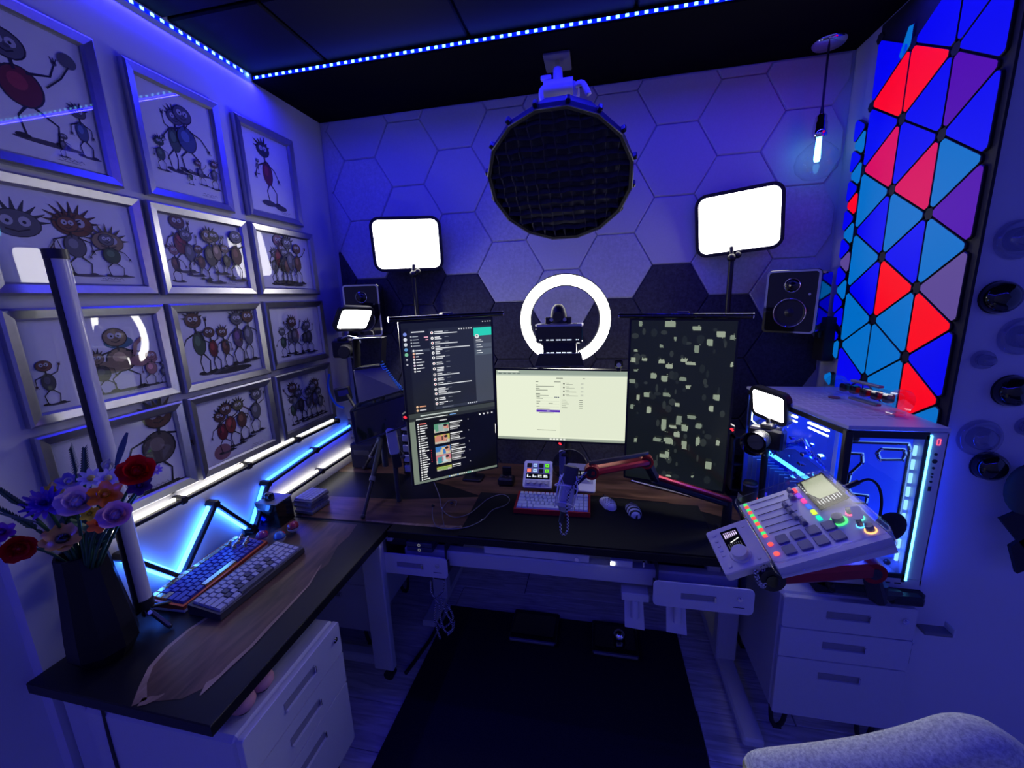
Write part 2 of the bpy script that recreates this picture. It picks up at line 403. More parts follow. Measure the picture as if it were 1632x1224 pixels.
# ---------------------------------------------------------------- triangle light panels on the right wall
def Mside(x, y, z): return Matrix(((0, 0, -1, x), (-1, 0, 0, y), (0, 1, 0, z), (0, 0, 0, 1)))   # local z looks to -x
def rpoly(pts, inset, r, n=3):
    cx = sum(p[0] for p in pts)/3; cy = sum(p[1] for p in pts)/3
    out = []; N = len(pts)
    # inset edges
    L = []
    for i in range(N):
        a, b = pts[i], pts[(i+1) % N]; dx, dy = b[0]-a[0], b[1]-a[1]; l = math.hypot(dx, dy); nx, ny = -dy/l, dx/l
        if (cx-a[0])*nx+(cy-a[1])*ny < 0: nx, ny = -nx, -ny
        L.append((a[0]+nx*inset, a[1]+ny*inset, dx/l, dy/l))
    P = []
    for i in range(N):
        x1, y1, dx1, dy1 = L[i-1]; x2, y2, dx2, dy2 = L[i]
        t = ((x2-x1)*dy2-(y2-y1)*dx2)/(dx1*dy2-dy1*dx2); P.append((x1+dx1*t, y1+dy1*t))
    for i in range(N):
        p, a, b = P[i], P[i-1], P[(i+1) % N]
        u = Vector((a[0]-p[0], a[1]-p[1])).normalized(); v = Vector((b[0]-p[0], b[1]-p[1])).normalized()
        half = u.angle(v)/2; d = r/math.tan(half); c = Vector(p)+(u+v).normalized()*(r/math.sin(half))
        s = Vector(p)+u*d-c; e = Vector(p)+v*d-c
        for k in range(n+1):
            w_ = s.lerp(e, k/n).normalized()*r; out.append((c.x+w_.x, c.y+w_.y))
    return out
TC = {k: emi('panel_'+k, c, s, True) for k, c, s in (('blue', (.0, .0, 1), .85), ('red', (1, .0, .006), .95), ('pink', (.78, .0, .12), .85), ('cyan', (.0, .15, .56), 1.0),
      ('violet', (.075, .0, .4), 1.0), ('grey', (.10, .06, .28), 1.0))}
tp = thing('light_panel_array', 'tall array of triangular light panels glowing blue, red, cyan and violet on the right wall', 'wall light', (WR, 1.75, 1.1))
Tw = tp.matrix_basis.inverted()
# colour lists from low to high in each upright strip
cols = [2.07, 1.87, 1.668, 1.482]
CC = {'B': 'blue', 'R': 'red', 'P': 'pink', 'C': 'cyan', 'V': 'violet', 'G': 'grey'}
seq = ['..BBCCBCBCPBRBB', '..BCCCRBCPBBRBB', '..CRBRGCVCBVBBB']
def zs(i): return [1.447+.2348*n for n in range(-2, 7)] if i % 2 == 0 else [1.5645+.2348*(n-1) for n in range(-2, 7)]
def tri(P, c, name='triangle_panel'):
    P = [(x, max(-9, min(y, 2.655))) for x, y in P]
    ax = sum(p[0] for p in P)/3; ay = sum(p[1] for p in P)/3
    q = rpoly([(-(p[0]-ax), p[1]-ay) for p in P], .0024, .014)
    o = B().prism(q, 0, .0135, M_black, ch=.0025, top=TC[CC[c]]).build(name, parent=tp)
    o.matrix_local = Matrix.Translation((-.004, ax-1.75, ay-1.1)) @ Mside(0, 0, 0); o['label'] = 'panel glowing '+CC[c]
nodes = set()
for s in range(3):
    a, b = cols[s], cols[s+1]; L = sorted([(z, a, 0) for z in zs(s)]+[(z, b, 1) for z in zs(s+1)])
    for i, c in enumerate(seq[s]):
        if c == '.' or i+2 >= len(L): continue
        T = L[i:i+3]
        if T[2][0] > 2.70: continue
        tri([(t[1], t[0]) for t in T], c)
        for t in T:
            if t[1] > 1.5: nodes.add((t[1], round(t[0], 3)))
for i, c in enumerate('CBBBCBGBCBRBCBCB'):        # the narrow column of small panels in the corner
    z = 1.36+.0587*i if i < 2 else 1.445+.0587*(i-1)
    a, b = 2.072, 2.165; P = [(a, z), (b, z+.0587), (a, z+.1174)] if i % 2 == 0 else [(b, z), (a, z+.0587), (b, z+.1174)]
    tri(P, c, 'small_triangle_panel')
tri([(2.10, 1.235), (2.10, 1.325), (2.19, 1.28)], 'C', 'small_triangle_panel'); tri([(2.10, 1.14), (2.10, 1.23), (2.19, 1.19)], 'C', 'small_triangle_panel')
tri([(1.955, 2.45), (1.872, 2.50), (1.872, 2.64)], 'C', 'small_triangle_panel')
k0 = None
for y, z in nodes:
    if k0 is None:
        k0 = B().prism(circ(.020, 6), 0, .0125, M_matte).build('connector', parent=tp); k0.matrix_local = Matrix.Translation((-.002, y-1.75, z-1.1)) @ Mside(0, 0, 0)
    else:
        c = cp(k0); c.matrix_local = Matrix.Translation((-.002, y-1.75, z-1.1)) @ Mside(0, 0, 0)
bk = [(-.46, .0), (-.46, 1.57), (.29, 1.57), (.29, .06), (.27, -.02), (.18, -.02), (.0, .0)]
bb = B().prism([(1.75-1.75+p[0], p[1]) for p in [(-.33, .02), (.20, -.05), (.23, -.10), (.285, -.10), (.285, 1.565), (-.325, 1.565)]], 0, .008, M_matte).build('backing_board', parent=tp)
bb.matrix_local = Mside(0, 0, 0)
# ---------------------------------------------------------------- domed discs on the wall that faces the camera
M_clearg = clear('clear_dome', (.82, .82, .9), .08, 1.5, .04)
def disc(px, py, r, kind, label, grp):
    p = at(px, py, 1, 1.479)
    t = thing('wall_disc', label, 'wall hook', (p.x, 1.479, p.z), (90, 0, 0), grp)
    if kind == 'k':
        B().lathe([(r, 0), (r, .012), (r*.96, .024), (r*.8, .036), (r*.45, .044), (0, .046)], 28).build('dome', M_gloss, t)
        B().cyl((0, 0, -.0), (0, 0, .004), r*1.03, n=28).build('base_ring', M_matte, t)
    else:
        B().lathe([(r, 0), (r, .008), (r*.92, .016), (r*.8, .018), (r*.74, .012), (r*.70, .012)], 28).build('outer_ring', M_clearg, t)
        B().lathe([(r*.6, .0), (r*.6, .02), (r*.52, .034), (r*.3, .04), (0, .041)], 24).build('dome', M_clearg, t)
disc(1589, 474, .046, 'k', 'glossy black domed disc, topmost of the three black ones beside the light panels', 'domed wall discs')
disc(1609, 622, .046, 'k', 'glossy black domed disc at the right edge, between the other two black ones', 'domed wall discs')
disc(1572, 741, .044, 'k', 'glossy black domed disc, lowest of the three black ones', 'domed wall discs')
disc(1619, 382, .054, 'c', 'large clear domed disc, topmost on the wall at the right edge', 'domed wall discs')
disc(1624, 536, .054, 'c', 'large clear domed disc between two black ones at the right edge', 'domed wall discs')
disc(1559, 697, .058, 'c', 'large clear domed disc beside the top of the computer case', 'domed wall discs')
disc(1564, 573, .028, 'c', 'small clear domed disc close to the light panels', 'domed wall discs')
disc(1634, 679, .028, 'c', 'small clear domed disc cut by the right edge, above the bag', 'domed wall discs')
p = at(1640, 770, 1, 1.42)
t = thing('hanging_bag', 'dark cloth bag with pointed black flaps hanging at the right edge of the picture', 'bag', (p.x, 1.42, p.z))
B().ball((0, 0, -.02), .055, 14, 10, (1, .5, 1.5)).build('pouch', pr('olive_cloth', (.06, .07, .06), .9, bump=.3), t)
for a, b_, c_ in ((-.115, -.02, -.105), (-.075, -.11, -.15)):
    B().prism([(a+.062, b_-.10), (.06, b_-.02), (.06, b_-.16), (.02, b_-.19)], -.006, .006, M=rot(90)).build('flap', M_matte, t)
B().tube([(0, 0, .06), (.01, 0, .12), (.03, .04, .15)], .004).build('strap', M_matte, t)
# ================================================================== PICTURE WALL
M_paper = pr('drawing_paper', (.84, .84, .86), .7)
M_print = attr_mat('ink_print')
def creature(b, x, y, h, body, head, rg, wide=1.0, hair=True, arm=0):
    ln = (26, 24, 28)
    lean = rg.uniform(-.12, .12)*h
    hip = (x+lean*.4, y+h*.34); ch_ = (x+lean, y+h*.62); hd = (x+lean*1.3, y+h*.83)
    b.card(circ(h*.2*wide, 14, x+h*.06, y, h*.025), (70, 66, 74))
    for s in (-1, 1):
        kx = x+s*h*.09*wide+rg.uniform(-.03, .03)*h
        b.stroke([hip, (kx+s*h*.03, y+h*.2), (kx, y+h*.02)], [h*.03, h*.018, h*.022], ln)
        b.card(circ(h*.065, 10, kx+s*h*.03, y+h*.02, h*.026), ln)
    b.card(circ(h*.125*wide, 18, (hip[0]+ch_[0])/2, (hip[1]+ch_[1])/2, h*.19), ln)
    b.card(circ(h*.112*wide, 18, (hip[0]+ch_[0])/2, (hip[1]+ch_[1])/2, h*.176), body)
    b.card(circ(h*.055*wide, 12, (hip[0]+ch_[0])/2-h*.02, (hip[1]+ch_[1])/2+h*.04, h*.08), tuple(min(255, int(c*1.35+12)) for c in body))
    for s in (-1, 1):
        up = 1 if (arm == 2 or (arm == 1 and s > 0)) else -1
        ex = ch_[0]+s*h*(.2*wide); hx = ex+s*h*rg.uniform(0, .12)
        b.stroke([(ch_[0]+s*h*.06*wide, ch_[1]), (ex, ch_[1]+up*h*.06), (hx, ch_[1]+up*h*.2)], [h*.028, h*.018, h*.014], ln)
        b.card(circ(h*.026, 8, hx, ch_[1]+up*h*.21), head)
        for q in (-1, 0, 1): b.stroke([(hx, ch_[1]+up*h*.2), (hx+q*h*.03, ch_[1]+up*h*.26)], h*.009, ln)
    hr = h*.13*(1+.3*(wide-1))
    b.stroke([ch_, hd], h*.03, ln)
    if hair:
        for i in range(7):
            a = PI*(.1+.8*i/6); r2 = hr*rg.uniform(1.3, 1.75)
            b.stroke([(hd[0]+hr*.5*math.cos(a), hd[1]+hr*.5*math.sin(a)), (hd[0]+r2*math.cos(a+.12), hd[1]+r2*math.sin(a+.12))], [hr*.5, hr*.06], tuple(int(c*.55) for c in head) if i % 2 else ln)
    b.card(circ(hr*1.1, 16, hd[0], hd[1], hr*.92), ln); b.card(circ(hr, 16, hd[0], hd[1], hr*.82), head)
    for s in (-1, 1):
        b.card(circ(hr*.3, 10, hd[0]+s*hr*.33, hd[1]+hr*.16), (190, 190, 196)); b.card(circ(hr*.1, 8, hd[0]+s*hr*.3, hd[1]+hr*.13), (10, 10, 12))
    b.stroke([(hd[0]-hr*.4, hd[1]-hr*.35), (hd[0], hd[1]-hr*.5), (hd[0]+hr*.4, hd[1]-hr*.3)], hr*.09, ln)
    b.card(circ(hr*.2, 8, hd[0]+hr*.1, hd[1]-hr*.12, hr*.14), tuple(int(c*.8) for c in head))
M_frame = M_steel
def framed(y0, y1, z0, z1, label, seed, figs, fw=.034):
    W, H = y1-y0, z1-z0
    t = thing('framed_drawing', label, 'picture', (WL+.001, (y0+y1)/2, (z0+z1)/2), group='framed drawings on the left wall')
    L = Matrix(((0, 0, 1, 0), (1, 0, 0, 0), (0, 1, 0, 0), (0, 0, 0, 1)))
    w, h = W/2, H/2; b = B()
    prof = [(0, 0), (0, .020), (.006, .025), (fw-.006, .020), (fw, .012), (fw, 0)]
    cs = [(-1, -1), (1, -1), (1, 1), (-1, 1)]
    for i in range(4):
        a, c = cs[i], cs[(i+1) % 4]; v = [(a[0]*(w-d), a[1]*(h-d), z) for d, z in prof]+[(c[0]*(w-d), c[1]*(h-d), z) for d, z in prof]; n = len(prof)
        b.add(v, [(k, n+k, n+k+1, k+1) for k in range(n-1)], M_frame)
    o = b.build('frame', parent=t); o.matrix_local = L
    o = B().box((0, 0, .004), (W-2*fw+.004, H-2*fw+.004, .004)).build('mount_board', M_paper, t); o.matrix_local = L
    b = B(); rg = random.Random(seed)
    b.zz = 0
    for f in figs:
        kind = f[0]
        if kind == 'c': creature(b, f[1]*1.05, f[2]-.008, f[3]*(1.32 if W > H else 1.12), f[4], f[5], rg, f[6]*1.08, *f[7:])
        elif kind == 'h':      # a big lone head
            _, x, y, r, c = f
            for i in range(9):
                a = PI*(.05+.9*i/8); b.stroke([(x+r*.7*math.cos(a), y+r*.6*math.sin(a)), (x+r*1.5*math.cos(a), y+r*1.3*math.sin(a))], [r*.25, r*.03], tuple(int(q*.6) for q in c))
            b.card(circ(r*1.05, 20, x, y, r*.72), (40, 36, 40)); b.card(circ(r, 20, x, y, r*.67), c)
            for s in (-1, 1): b.card(circ(r*.26, 12, x+s*r*.36, y+r*.12), (186, 186, 192)); b.card(circ(r*.09, 8, x+s*r*.34, y+r*.08), (10, 10, 10))
            b.stroke([(x-r*.5, y-r*.3), (x, y-r*.42), (x+r*.5, y-r*.26)], r*.07, (40, 30, 30))
        elif kind == 'e': b.card(circ(f[3], 20, f[1], f[2], f[4]), f[5])
        elif kind == 's': b.stroke(f[1], f[2], f[3])
    sx, sy = w*.25, -h+fw+.016
    b.stroke([(sx+i*.006, sy+.004*math.sin(i*2.3)) for i in range(11)], .0013, (70, 68, 84)); b.stroke([(sx-.006, sy-.006), (sx+.05, sy-.007)], .0009, (70, 68, 84))
    o = b.build('print', M_print, t); o.matrix_local = L @ Matrix.Translation((0, 0, .0064))
    o = B().box((0, 0, .011), (W-2*fw+.004, H-2*fw+.004, .0015)).build('glass_pane', M_glass, t); o.matrix_local = L
br, gn, gy, rd, bl, pk, tan, ol = (96, 62, 48), (62, 84, 62), (92, 92, 98), (112, 28, 36), (66, 84, 128), (150, 104, 108), (142, 120, 92), (96, 92, 60)
FR = 'framed_drawing'
framed(.745, 1.145, 2.083, 2.50, 'drawing of a red-bodied figure swinging one arm up, top left of the wall', 1,
       [('c', .02, -.12, .24, rd, gy, 1.35, False, 1), ('c', .12, -.13, .13, bl, gy, .8, True, 0), ('e', .125, .115, .022, .02, gy), ('s', [(.06, .02), (.10, .06), (.125, .10)], .004, (30, 30, 34)), ('c', .06, -.145, .06, gy, gy, .9, False, 0)])
framed(1.221, 1.567, 2.083, 2.495, 'portrait drawing of two tall green and blue figures with small ones around them', 2,
       [('c', -.045, -.09, .20, gn, gy, .75, True, 2), ('c', .02, -.08, .21, bl, gy, 1.2, False, 0), ('c', -.09, -.10, .10, gn, gn, 1, True, 0), ('c', .055, -.115, .08, gy, br, 1, True, 1), ('c', .10, -.12, .10, gy, br, .8, True, 0), ('c', .0, -.125, .05, gn, gy, 1, False, 0)])
framed(1.642, 1.986, 2.09, 2.495, 'portrait drawing of one lanky dark-headed figure standing on big shoes, top right of the wall', 3,
       [('c', 0, -.12, .25, rd, (44, 52, 52), .8, True, 0), ('e', -.03, -.125, .04, .013, (50, 50, 56)), ('e', .045, -.135, .035, .012, (50, 50, 56)), ('c', -.07, .0, .06, gy, gy, .8, False, 0)])
framed(.775, 1.185, 1.751, 2.064, 'drawing of two orange leafy-haired heads beside a pale round head', 4,
       [('h', -.115, .03, .05, gy), ('h', .01, .045, .048, (120, 70, 40)), ('c', .01, -.09, .13, gy, (120, 70, 40), 1.2, True, 0), ('h', .09, .005, .042, tan), ('c', .095, -.09, .10, gn, gy, 1.4, False, 0), ('s', [(-.06, -.03), (-.04, .0), (-.03, -.04)], .004, (60, 50, 50))])
framed(1.207, 1.615, 1.751, 2.064, 'landscape drawing of a crowd of eight thin brown creatures, middle of the second row', 5,
       [('c', -.13+.035*i, -.10+.012*((i*3) % 4), .10+.03*((i*5) % 3), [br, rd, gy, br, ol, tan, ol, br][i], [pk, br, gy, br, tan, ol, tan, gy][i], .9, i % 2 == 0, i % 3) for i in range(8)])
framed(1.637, 2.047, 1.751, 2.064, 'drawing of six red and brown figures on a dark mound, right of second row', 6,
       [('e', -.01, -.10, .085, .014, (38, 34, 40))]+[('c', -.085+.03*i, -.10+.008*(i % 2), .13+.025*((i*2) % 3), [gy, rd, (40, 40, 46), br, gy, br][i], [gy, pk, br, gy, gy, br][i], .85, i % 2 == 0, i % 2) for i in range(6)])
framed(.775, 1.190, 1.400, 1.718, 'drawing with a wide blue-haired head above tan creatures, left of third row', 7,
       [('e', .055, .045, .042, .020, (50, 104, 130)), ('c', .055, -.10, .155, tan, tan, 1.6, False, 0), ('e', .0, -.03, .07, .02, tan), ('c', -.13, -.10, .10, (60, 60, 70), (120, 70, 60), .9, False, 1), ('c', .0, -.10, .10, (60, 56, 60), tan, 1.3, True, 0),
        ('e', .115, -.02, .045, .02, pk), ('s', [(.09, .0), (.10, .035), (.125, .055)], .012, pk), ('c', .12, -.10, .09, pk, pk, 1.2, False, 0), ('c', .16, -.10, .06, gy, gy, 1, False, 0)])
framed(1.207, 1.622, 1.393, 1.72, 'drawing of five tall green, red and violet figures, middle of third row', 8,
       [('e', .02, -.11, .10, .013, (42, 40, 44))]+[('c', -.09+.05*i, -.10+.006*i, [.19, .14, .13, .17, .17][i], [gn, rd, br, (84, 56, 96), gy][i], [br, br, br, gy, br][i], .8, i != 1, [1, 2, 0, 0, 0][i]) for i in range(5)])
framed(1.640, 2.058, 1.402, 1.722, 'landscape drawing of five grey spidery figures, right of the third row', 9,
       [('c', -.10+.045*i, -.10+.01*(i % 2), .11+.02*(i % 3), [gn, gy, gy, (60, 60, 70), (60, 60, 66)][i], [gy, gy, br, gy, gy][i], 1, True, i % 3) for i in range(5)])
framed(.775, 1.188, 1.055, 1.374, 'drawing of a hatted figure and a tall brown one, lowest left behind flowers', 10,
       [('c', -.05, -.10, .13, gy, br, .8, False, 0), ('e', -.05, .035, .018, .012, (90, 64, 44)), ('c', .085, -.12, .23, (84, 74, 70), br, 1.4, True, 0), ('e', .10, -.125, .06, .01, (44, 40, 44)), ('c', .02, -.11, .08, gy, gy, .9, True, 0)])
framed(1.207, 1.615, 1.052, 1.374, 'drawing of four red-bodied creatures under a curved tail, middle of lowest row', 11,
       [('s', [(-.10+.2*i/10, -.02+.10*math.sin(PI*i/10*.8+.3)) for i in range(11)], .006, (96, 60, 60)), ('e', -.09, -.09, .04, .032, pk)]+[('c', -.07+.05*i, -.09+.012*i, .14+.01*(i % 2), [rd, (130, 50, 44), br, gy][i], [br, br, ol, gy][i], 1, True, i % 2) for i in range(4)])
framed(1.637, 2.055, 1.052, 1.376, 'drawing of a crowd of small dark figures with raised hands, lowest right', 12,
       [('c', -.10+.034*i, -.10+.012*(i % 2), .12+.02*((i*2) % 3), [gn, gy, (52, 50, 56), gy, br, (80, 80, 110), gy][i], [gy, br, gy, gy, br, gy, gy][i], .9, True, 2 if i % 2 else 0) for i in range(7)])
# ---------------------------------------------------------------- wall light lines
E_white = emi('line_white', (1, .95, .86), 3.2); E_cyan = emi('line_cyan', (.03, .16, 1), 9); E_blue = emi('line_blue', (.0, .01, 1), 14); E_ice = emi('line_ice', (.028, .15, 1), 17); E_soft = emi('line_white_soft', (1, .95, .88), 1.4)
def light_line(label, pts, top, bot, name='wall_light_bar'):
    o0 = Vector((WL, pts[0][0], pts[0][1])); t = thing(name, label, 'wall light', o0, group='led light bars on the left wall')
    for (a, b_) in zip(pts, pts[1:]):
        p0 = Vector((0, a[0]-pts[0][0], a[1]-pts[0][1])); p1 = Vector((0, b_[0]-pts[0][0], b_[1]-pts[0][1])); dd = (p1-p0).normalized()
        nrm = Vector((0, -dd.z, dd.y))
        if nrm.z < 0: nrm = -nrm
        q0 = p0+dd*.012; q1 = p1-dd*.012
        B().bar(q0+Vector((.036, 0, 0)), q1+Vector((.036, 0, 0)), .020, .014, .002, up=nrm).build('bar_cover', M_black, t)
        for s, e in ((1, top), (-1, bot)):
            B().bar(q0+Vector((.018, 0, 0))+nrm*s*.0045, q1+Vector((.018, 0, 0))+nrm*s*.0045, .009, .021, .001, up=nrm).build('diffuser', e, t)
    for a in pts:
        B().prism(circ(.0165, 6), .002, .047, M_black, M=Matrix(((0, 0, 1, 0), (1, 0, 0, a[0]-pts[0][0]), (0, 1, 0, a[1]-pts[0][1]), (0, 0, 0, 1))), ch=.003).build('connector', parent=t)
    return t
light_line('long white-lit black bar running straight under the lowest picture row', [(.80, 1.018), (1.105, 1.022), (1.40, 1.030), (1.71, 1.037), (2.035, 1.035)], E_white, E_soft)
light_line('blue-lit bar, middle of the three parallel ones, bending down at its left end', [(1.37, .735), (1.485, .905), (1.83, .935), (2.185, .953)], E_cyan, E_blue)
light_line('white-lit bar just above the desk, lowest of the three parallel ones', [(1.50, .80), (1.85, .806), (2.19, .806)], E_white, E_white)
light_line('zigzag of ice-blue lit bars behind the two keyboards', [(.895, .935), (1.045, .748), (1.222, .945), (1.362, .757)], E_ice, E_ice)
# ================================================================== DESKS
def walnut(name, dark=(.035, .018, .012), light=(.16, .085, .05)):
    m, nt, b = mat(name); tc = nt.nodes.new('ShaderNodeTexCoord'); mp = nt.nodes.new('ShaderNodeMapping'); mp.inputs['Scale'].default_value = (9, 1.6, 1)
    n = nt.nodes.new('ShaderNodeTexNoise'); n.inputs['Scale'].default_value = 2.6; n.inputs['Detail'].default_value = 7; n.inputs['Distortion'].default_value = .8
    cr = nt.nodes.new('ShaderNodeValToRGB'); cr.color_ramp.elements[0].position = .32; cr.color_ramp.elements[1].position = .72
    cr.color_ramp.elements[0].color = (*dark, 1); cr.color_ramp.elements[1].color = (*light, 1)
    nt.links.new(tc.outputs['Object'], mp.inputs[0]); nt.links.new(mp.outputs[0], n.inputs[0]); nt.links.new(n.outputs[0], cr.inputs[0]); nt.links.new(cr.outputs[0], b.inputs[0])
    b.inputs['Roughness'].default_value = .32; b.inputs['Specular IOR Level'].default_value = .5
    return m, mp
M_wal, _ = walnut('walnut_lengthwise')
M_wal2, mp2 = walnut('walnut_crosswise', (.045, .022, .013), (.20, .105, .06)); mp2.inputs['Scale'].default_value = (1.4, 9, 1)
M_sap, _ = walnut('pale_sapwood', (.16, .10, .06), (.42, .29, .19))
M_epoxy = pr('black_epoxy', (.008, .008, .009), .38, spec=.3, noise=.1, scale=5)
def inlay(b, px, z0, z1, m): b.prism([(at(x, y, 2, DZ).x, at(x, y, 2, DZ).y) for x, y in px], z0, z1, m)
def inl(name, px, m, parent, z=DZ+.0006):
    pts = [(at(x, y, 2, DZ).x, at(x, y, 2, DZ).y) for x, y in px]
    ar = sum(pts[i-1][0]*pts[i][1]-pts[i][0]*pts[i-1][1] for i in range(len(pts)))
    if ar < 0: pts = pts[::-1]
    pts = clip(pts, WL+.006, .615, .5, 2.25)
    return B().prism(pts, DZ-.004, z, m).build(name, parent=parent)
d1 = thing('desk', 'narrow side desk of black resin and dark walnut along the picture wall', 'desk')
B().prism([(WL+.004, .632), (-.893, .622), (-.893, 1.512), (WL+.004, 1.512)], DZ-.032, DZ, M_epoxy, ch=.003).build('desk_top', parent=d1)
A = [(222, 1121), (225, 1098), (238, 1066), (262, 1036), (298, 1006), (334, 983), (372, 955), (395, 925), (400, 890), (385, 850)]
Bc = [(560, 853), (538, 871), (523, 899), (492, 933), (462, 965), (428, 1000), (398, 1034), (364, 1064), (330, 1094), (319, 1109), (288, 1106), (258, 1112)]
# concave slab: built as quads between its two live edges
def slab(name, L, R, m, par, z):
    L = [at(x, y, 2, DZ) for x, y in L]; R = [at(x, y, 2, DZ) for x, y in R]; n = len(L); v = []; 
    for a, c in zip(L, R): v += [(max(a.x, WL+.006), a.y, z), (c.x, c.y, z)]
    return B().add(v, [(2*i, 2*i+1, 2*i+3, 2*i+2) for i in range(n-1)], m).build(name, parent=par)
LA = [(222, 1121), (238, 1066), (298, 1006), (334, 983), (372, 955), (395, 925), (398, 900), (392, 880), (395, 858), (405, 838), (440, 826)]
RB = [(290, 1114), (330, 1094), (398, 1034), (428, 1000), (462, 965), (492, 933), (505, 912), (523, 899), (538, 871), (556, 855), (569, 836)]
slab('walnut_slab', LA, RB, M_wal, d1, DZ+.0008)
def edge_strip(name, c, wpx, par, z=DZ+.0014):
    P = [at(x, y, 2, DZ) for x, y in c]; v = []
    for i, p in enumerate(P):
        a = P[max(0, i-1)]; b_ = P[min(len(P)-1, i+1)]; d = (b_-a); d.z = 0; d.normalize(); w_ = wpx[i]/2
        v += [(p.x-d.y*w_, p.y+d.x*w_, z), (p.x+d.y*w_, p.y-d.x*w_, z)]
    return B().add(v, [(2*i, 2*i+1, 2*i+3, 2*i+2) for i in range(len(P)-1)], M_sap).build(name, parent=par)
edge_strip('sapwood_edge', [(222, 1121), (228, 1092), (240, 1064), (268, 1032), (300, 1005), (338, 980), (372, 955)], [.03, .016, .012, .014, .010, .012, .006], d1)
edge_strip('sapwood_edge', [(223, 1120), (236, 1117), (252, 1112), (262, 1106)], [.022, .024, .012, .004], d1)
edge_strip('sapwood_edge', [(319, 1109), (334, 1090), (352, 1076), (372, 1056), (400, 1031), (430, 998), (462, 965), (492, 933), (512, 900)], [.003, .022, .010, .015, .011, .012, .009, .006, .004], d1)
d2 = thing('desk', 'long main desk of black resin and walnut under the hexagon wall', 'desk')
B().prism([(WL+.004, 1.517), (-.886, 1.517), (-.886, 1.465), (.62, 1.465), (.62, 2.245), (WL+.004, 2.245)], DZ-.032, DZ, M_epoxy, ch=.003).build('desk_top', parent=d2)
inl('walnut_slab', [(480, 823), (583, 831), (640, 836), (736, 842), (860, 856), (900, 820), (765, 792), (640, 796), (575, 793), (500, 790)], M_wal2, d2)
inl('walnut_slab', [(540, 752), (640, 755), (720, 775), (770, 792), (900, 786), (1060, 800), (1290, 860), (1250, 760), (900, 722), (560, 722)], M_wal2, d2)
edge_strip('sapwood_edge', [(584, 830), (640, 835), (700, 839), (740, 841)], [.010, .016, .02, .018], d2)
# legs and beams (white steel)
def t_leg(label, x, y0, y1, yc, grp='desk legs'):
    t = thing('desk_leg', label, 'desk leg', (x, yc, 0))
    B().box((0, (y0+y1)/2-yc, .032), (.075, y1-y0, .036), .008).build('foot', M_wmetal, t)
    B().box((0, 0, .22), (.085, .06, .36), .006).build('outer_column', M_wmetal, t)
    B().box((0, 0, .54), (.07, .048, .32), .005).build('inner_column', M_wmetal, t)
    B().box((0, 0, .686), (.06, .5, .022), .004).build('top_arm', M_wmetal, t)
    for y in (y0+.04, y1-.04): B().cyl((0, y-yc, 0), (0, y-yc, .016), .018, n=12).build('foot_pad', M_black, t)
    return demote(t, d2, 'outer_column', 'leg')
t_leg('white T-shaped leg of the main desk beside the right cabinet', .585, 1.37, 2.12, 1.76)
t_leg('white T-shaped leg of the main desk, far back on the left', -.86, 1.72, 2.20, 1.93)
t = thing('desk_leg', 'wide white plate leg with a black castor at the inner desk corner', 'desk leg', (-.945, 1.43, 0))
B().box((0, .0, .375), (.095, .035, .648), .004).build('leg_plate', M_wmetal, t)
B().box((-.25, .03, .07), (.42, .05, .05), .006).build('foot', M_wmetal, t)
B().cyl((.02, -.018, .024), (.02, .018, .024), .024, n=16).build('castor', M_black, t)
B().box((.02, 0, .045), (.03, .03, .03), .004).build('castor_fork', M_black, t)
demote(t, d1, 'leg_plate', 'leg', 'wide white plate leg on a castor')
t_ = thing('desk_beam', 'white steel beam running under the main desk', 'beam', (-.15, 1.52, .60))
B().box((0, 0, .0), (1.36, .05, .072), .006).build('beam_rail', M_wmetal, t_)
B().box((-.66, .03, .055), (.05, .05, .095), .004).build('bracket', M_wmetal, t_); B().box((.60, .03, .055), (.05, .05, .095), .004).build('bracket', M_wmetal, t_)
demote(t_, d2, 'beam_rail', 'beam')
t_ = thing('under_desk_tray', 'shallow white tray hung below the middle of the main desk', 'tray', (-.245, 1.50, .655))
B().box((0, .12, 0), (.44, .24, .034), .004).build('tray_body', M_white, t_); B().cyl((.17, 0, .0), (.17, -.008, 0), .008).build('lock', M_chrome, t_)
B().box((0, .12, .030), (.30, .15, .028), .004).build('bracket', M_black, t_)
demote(t_, d2, 'tray_body', 'tray')
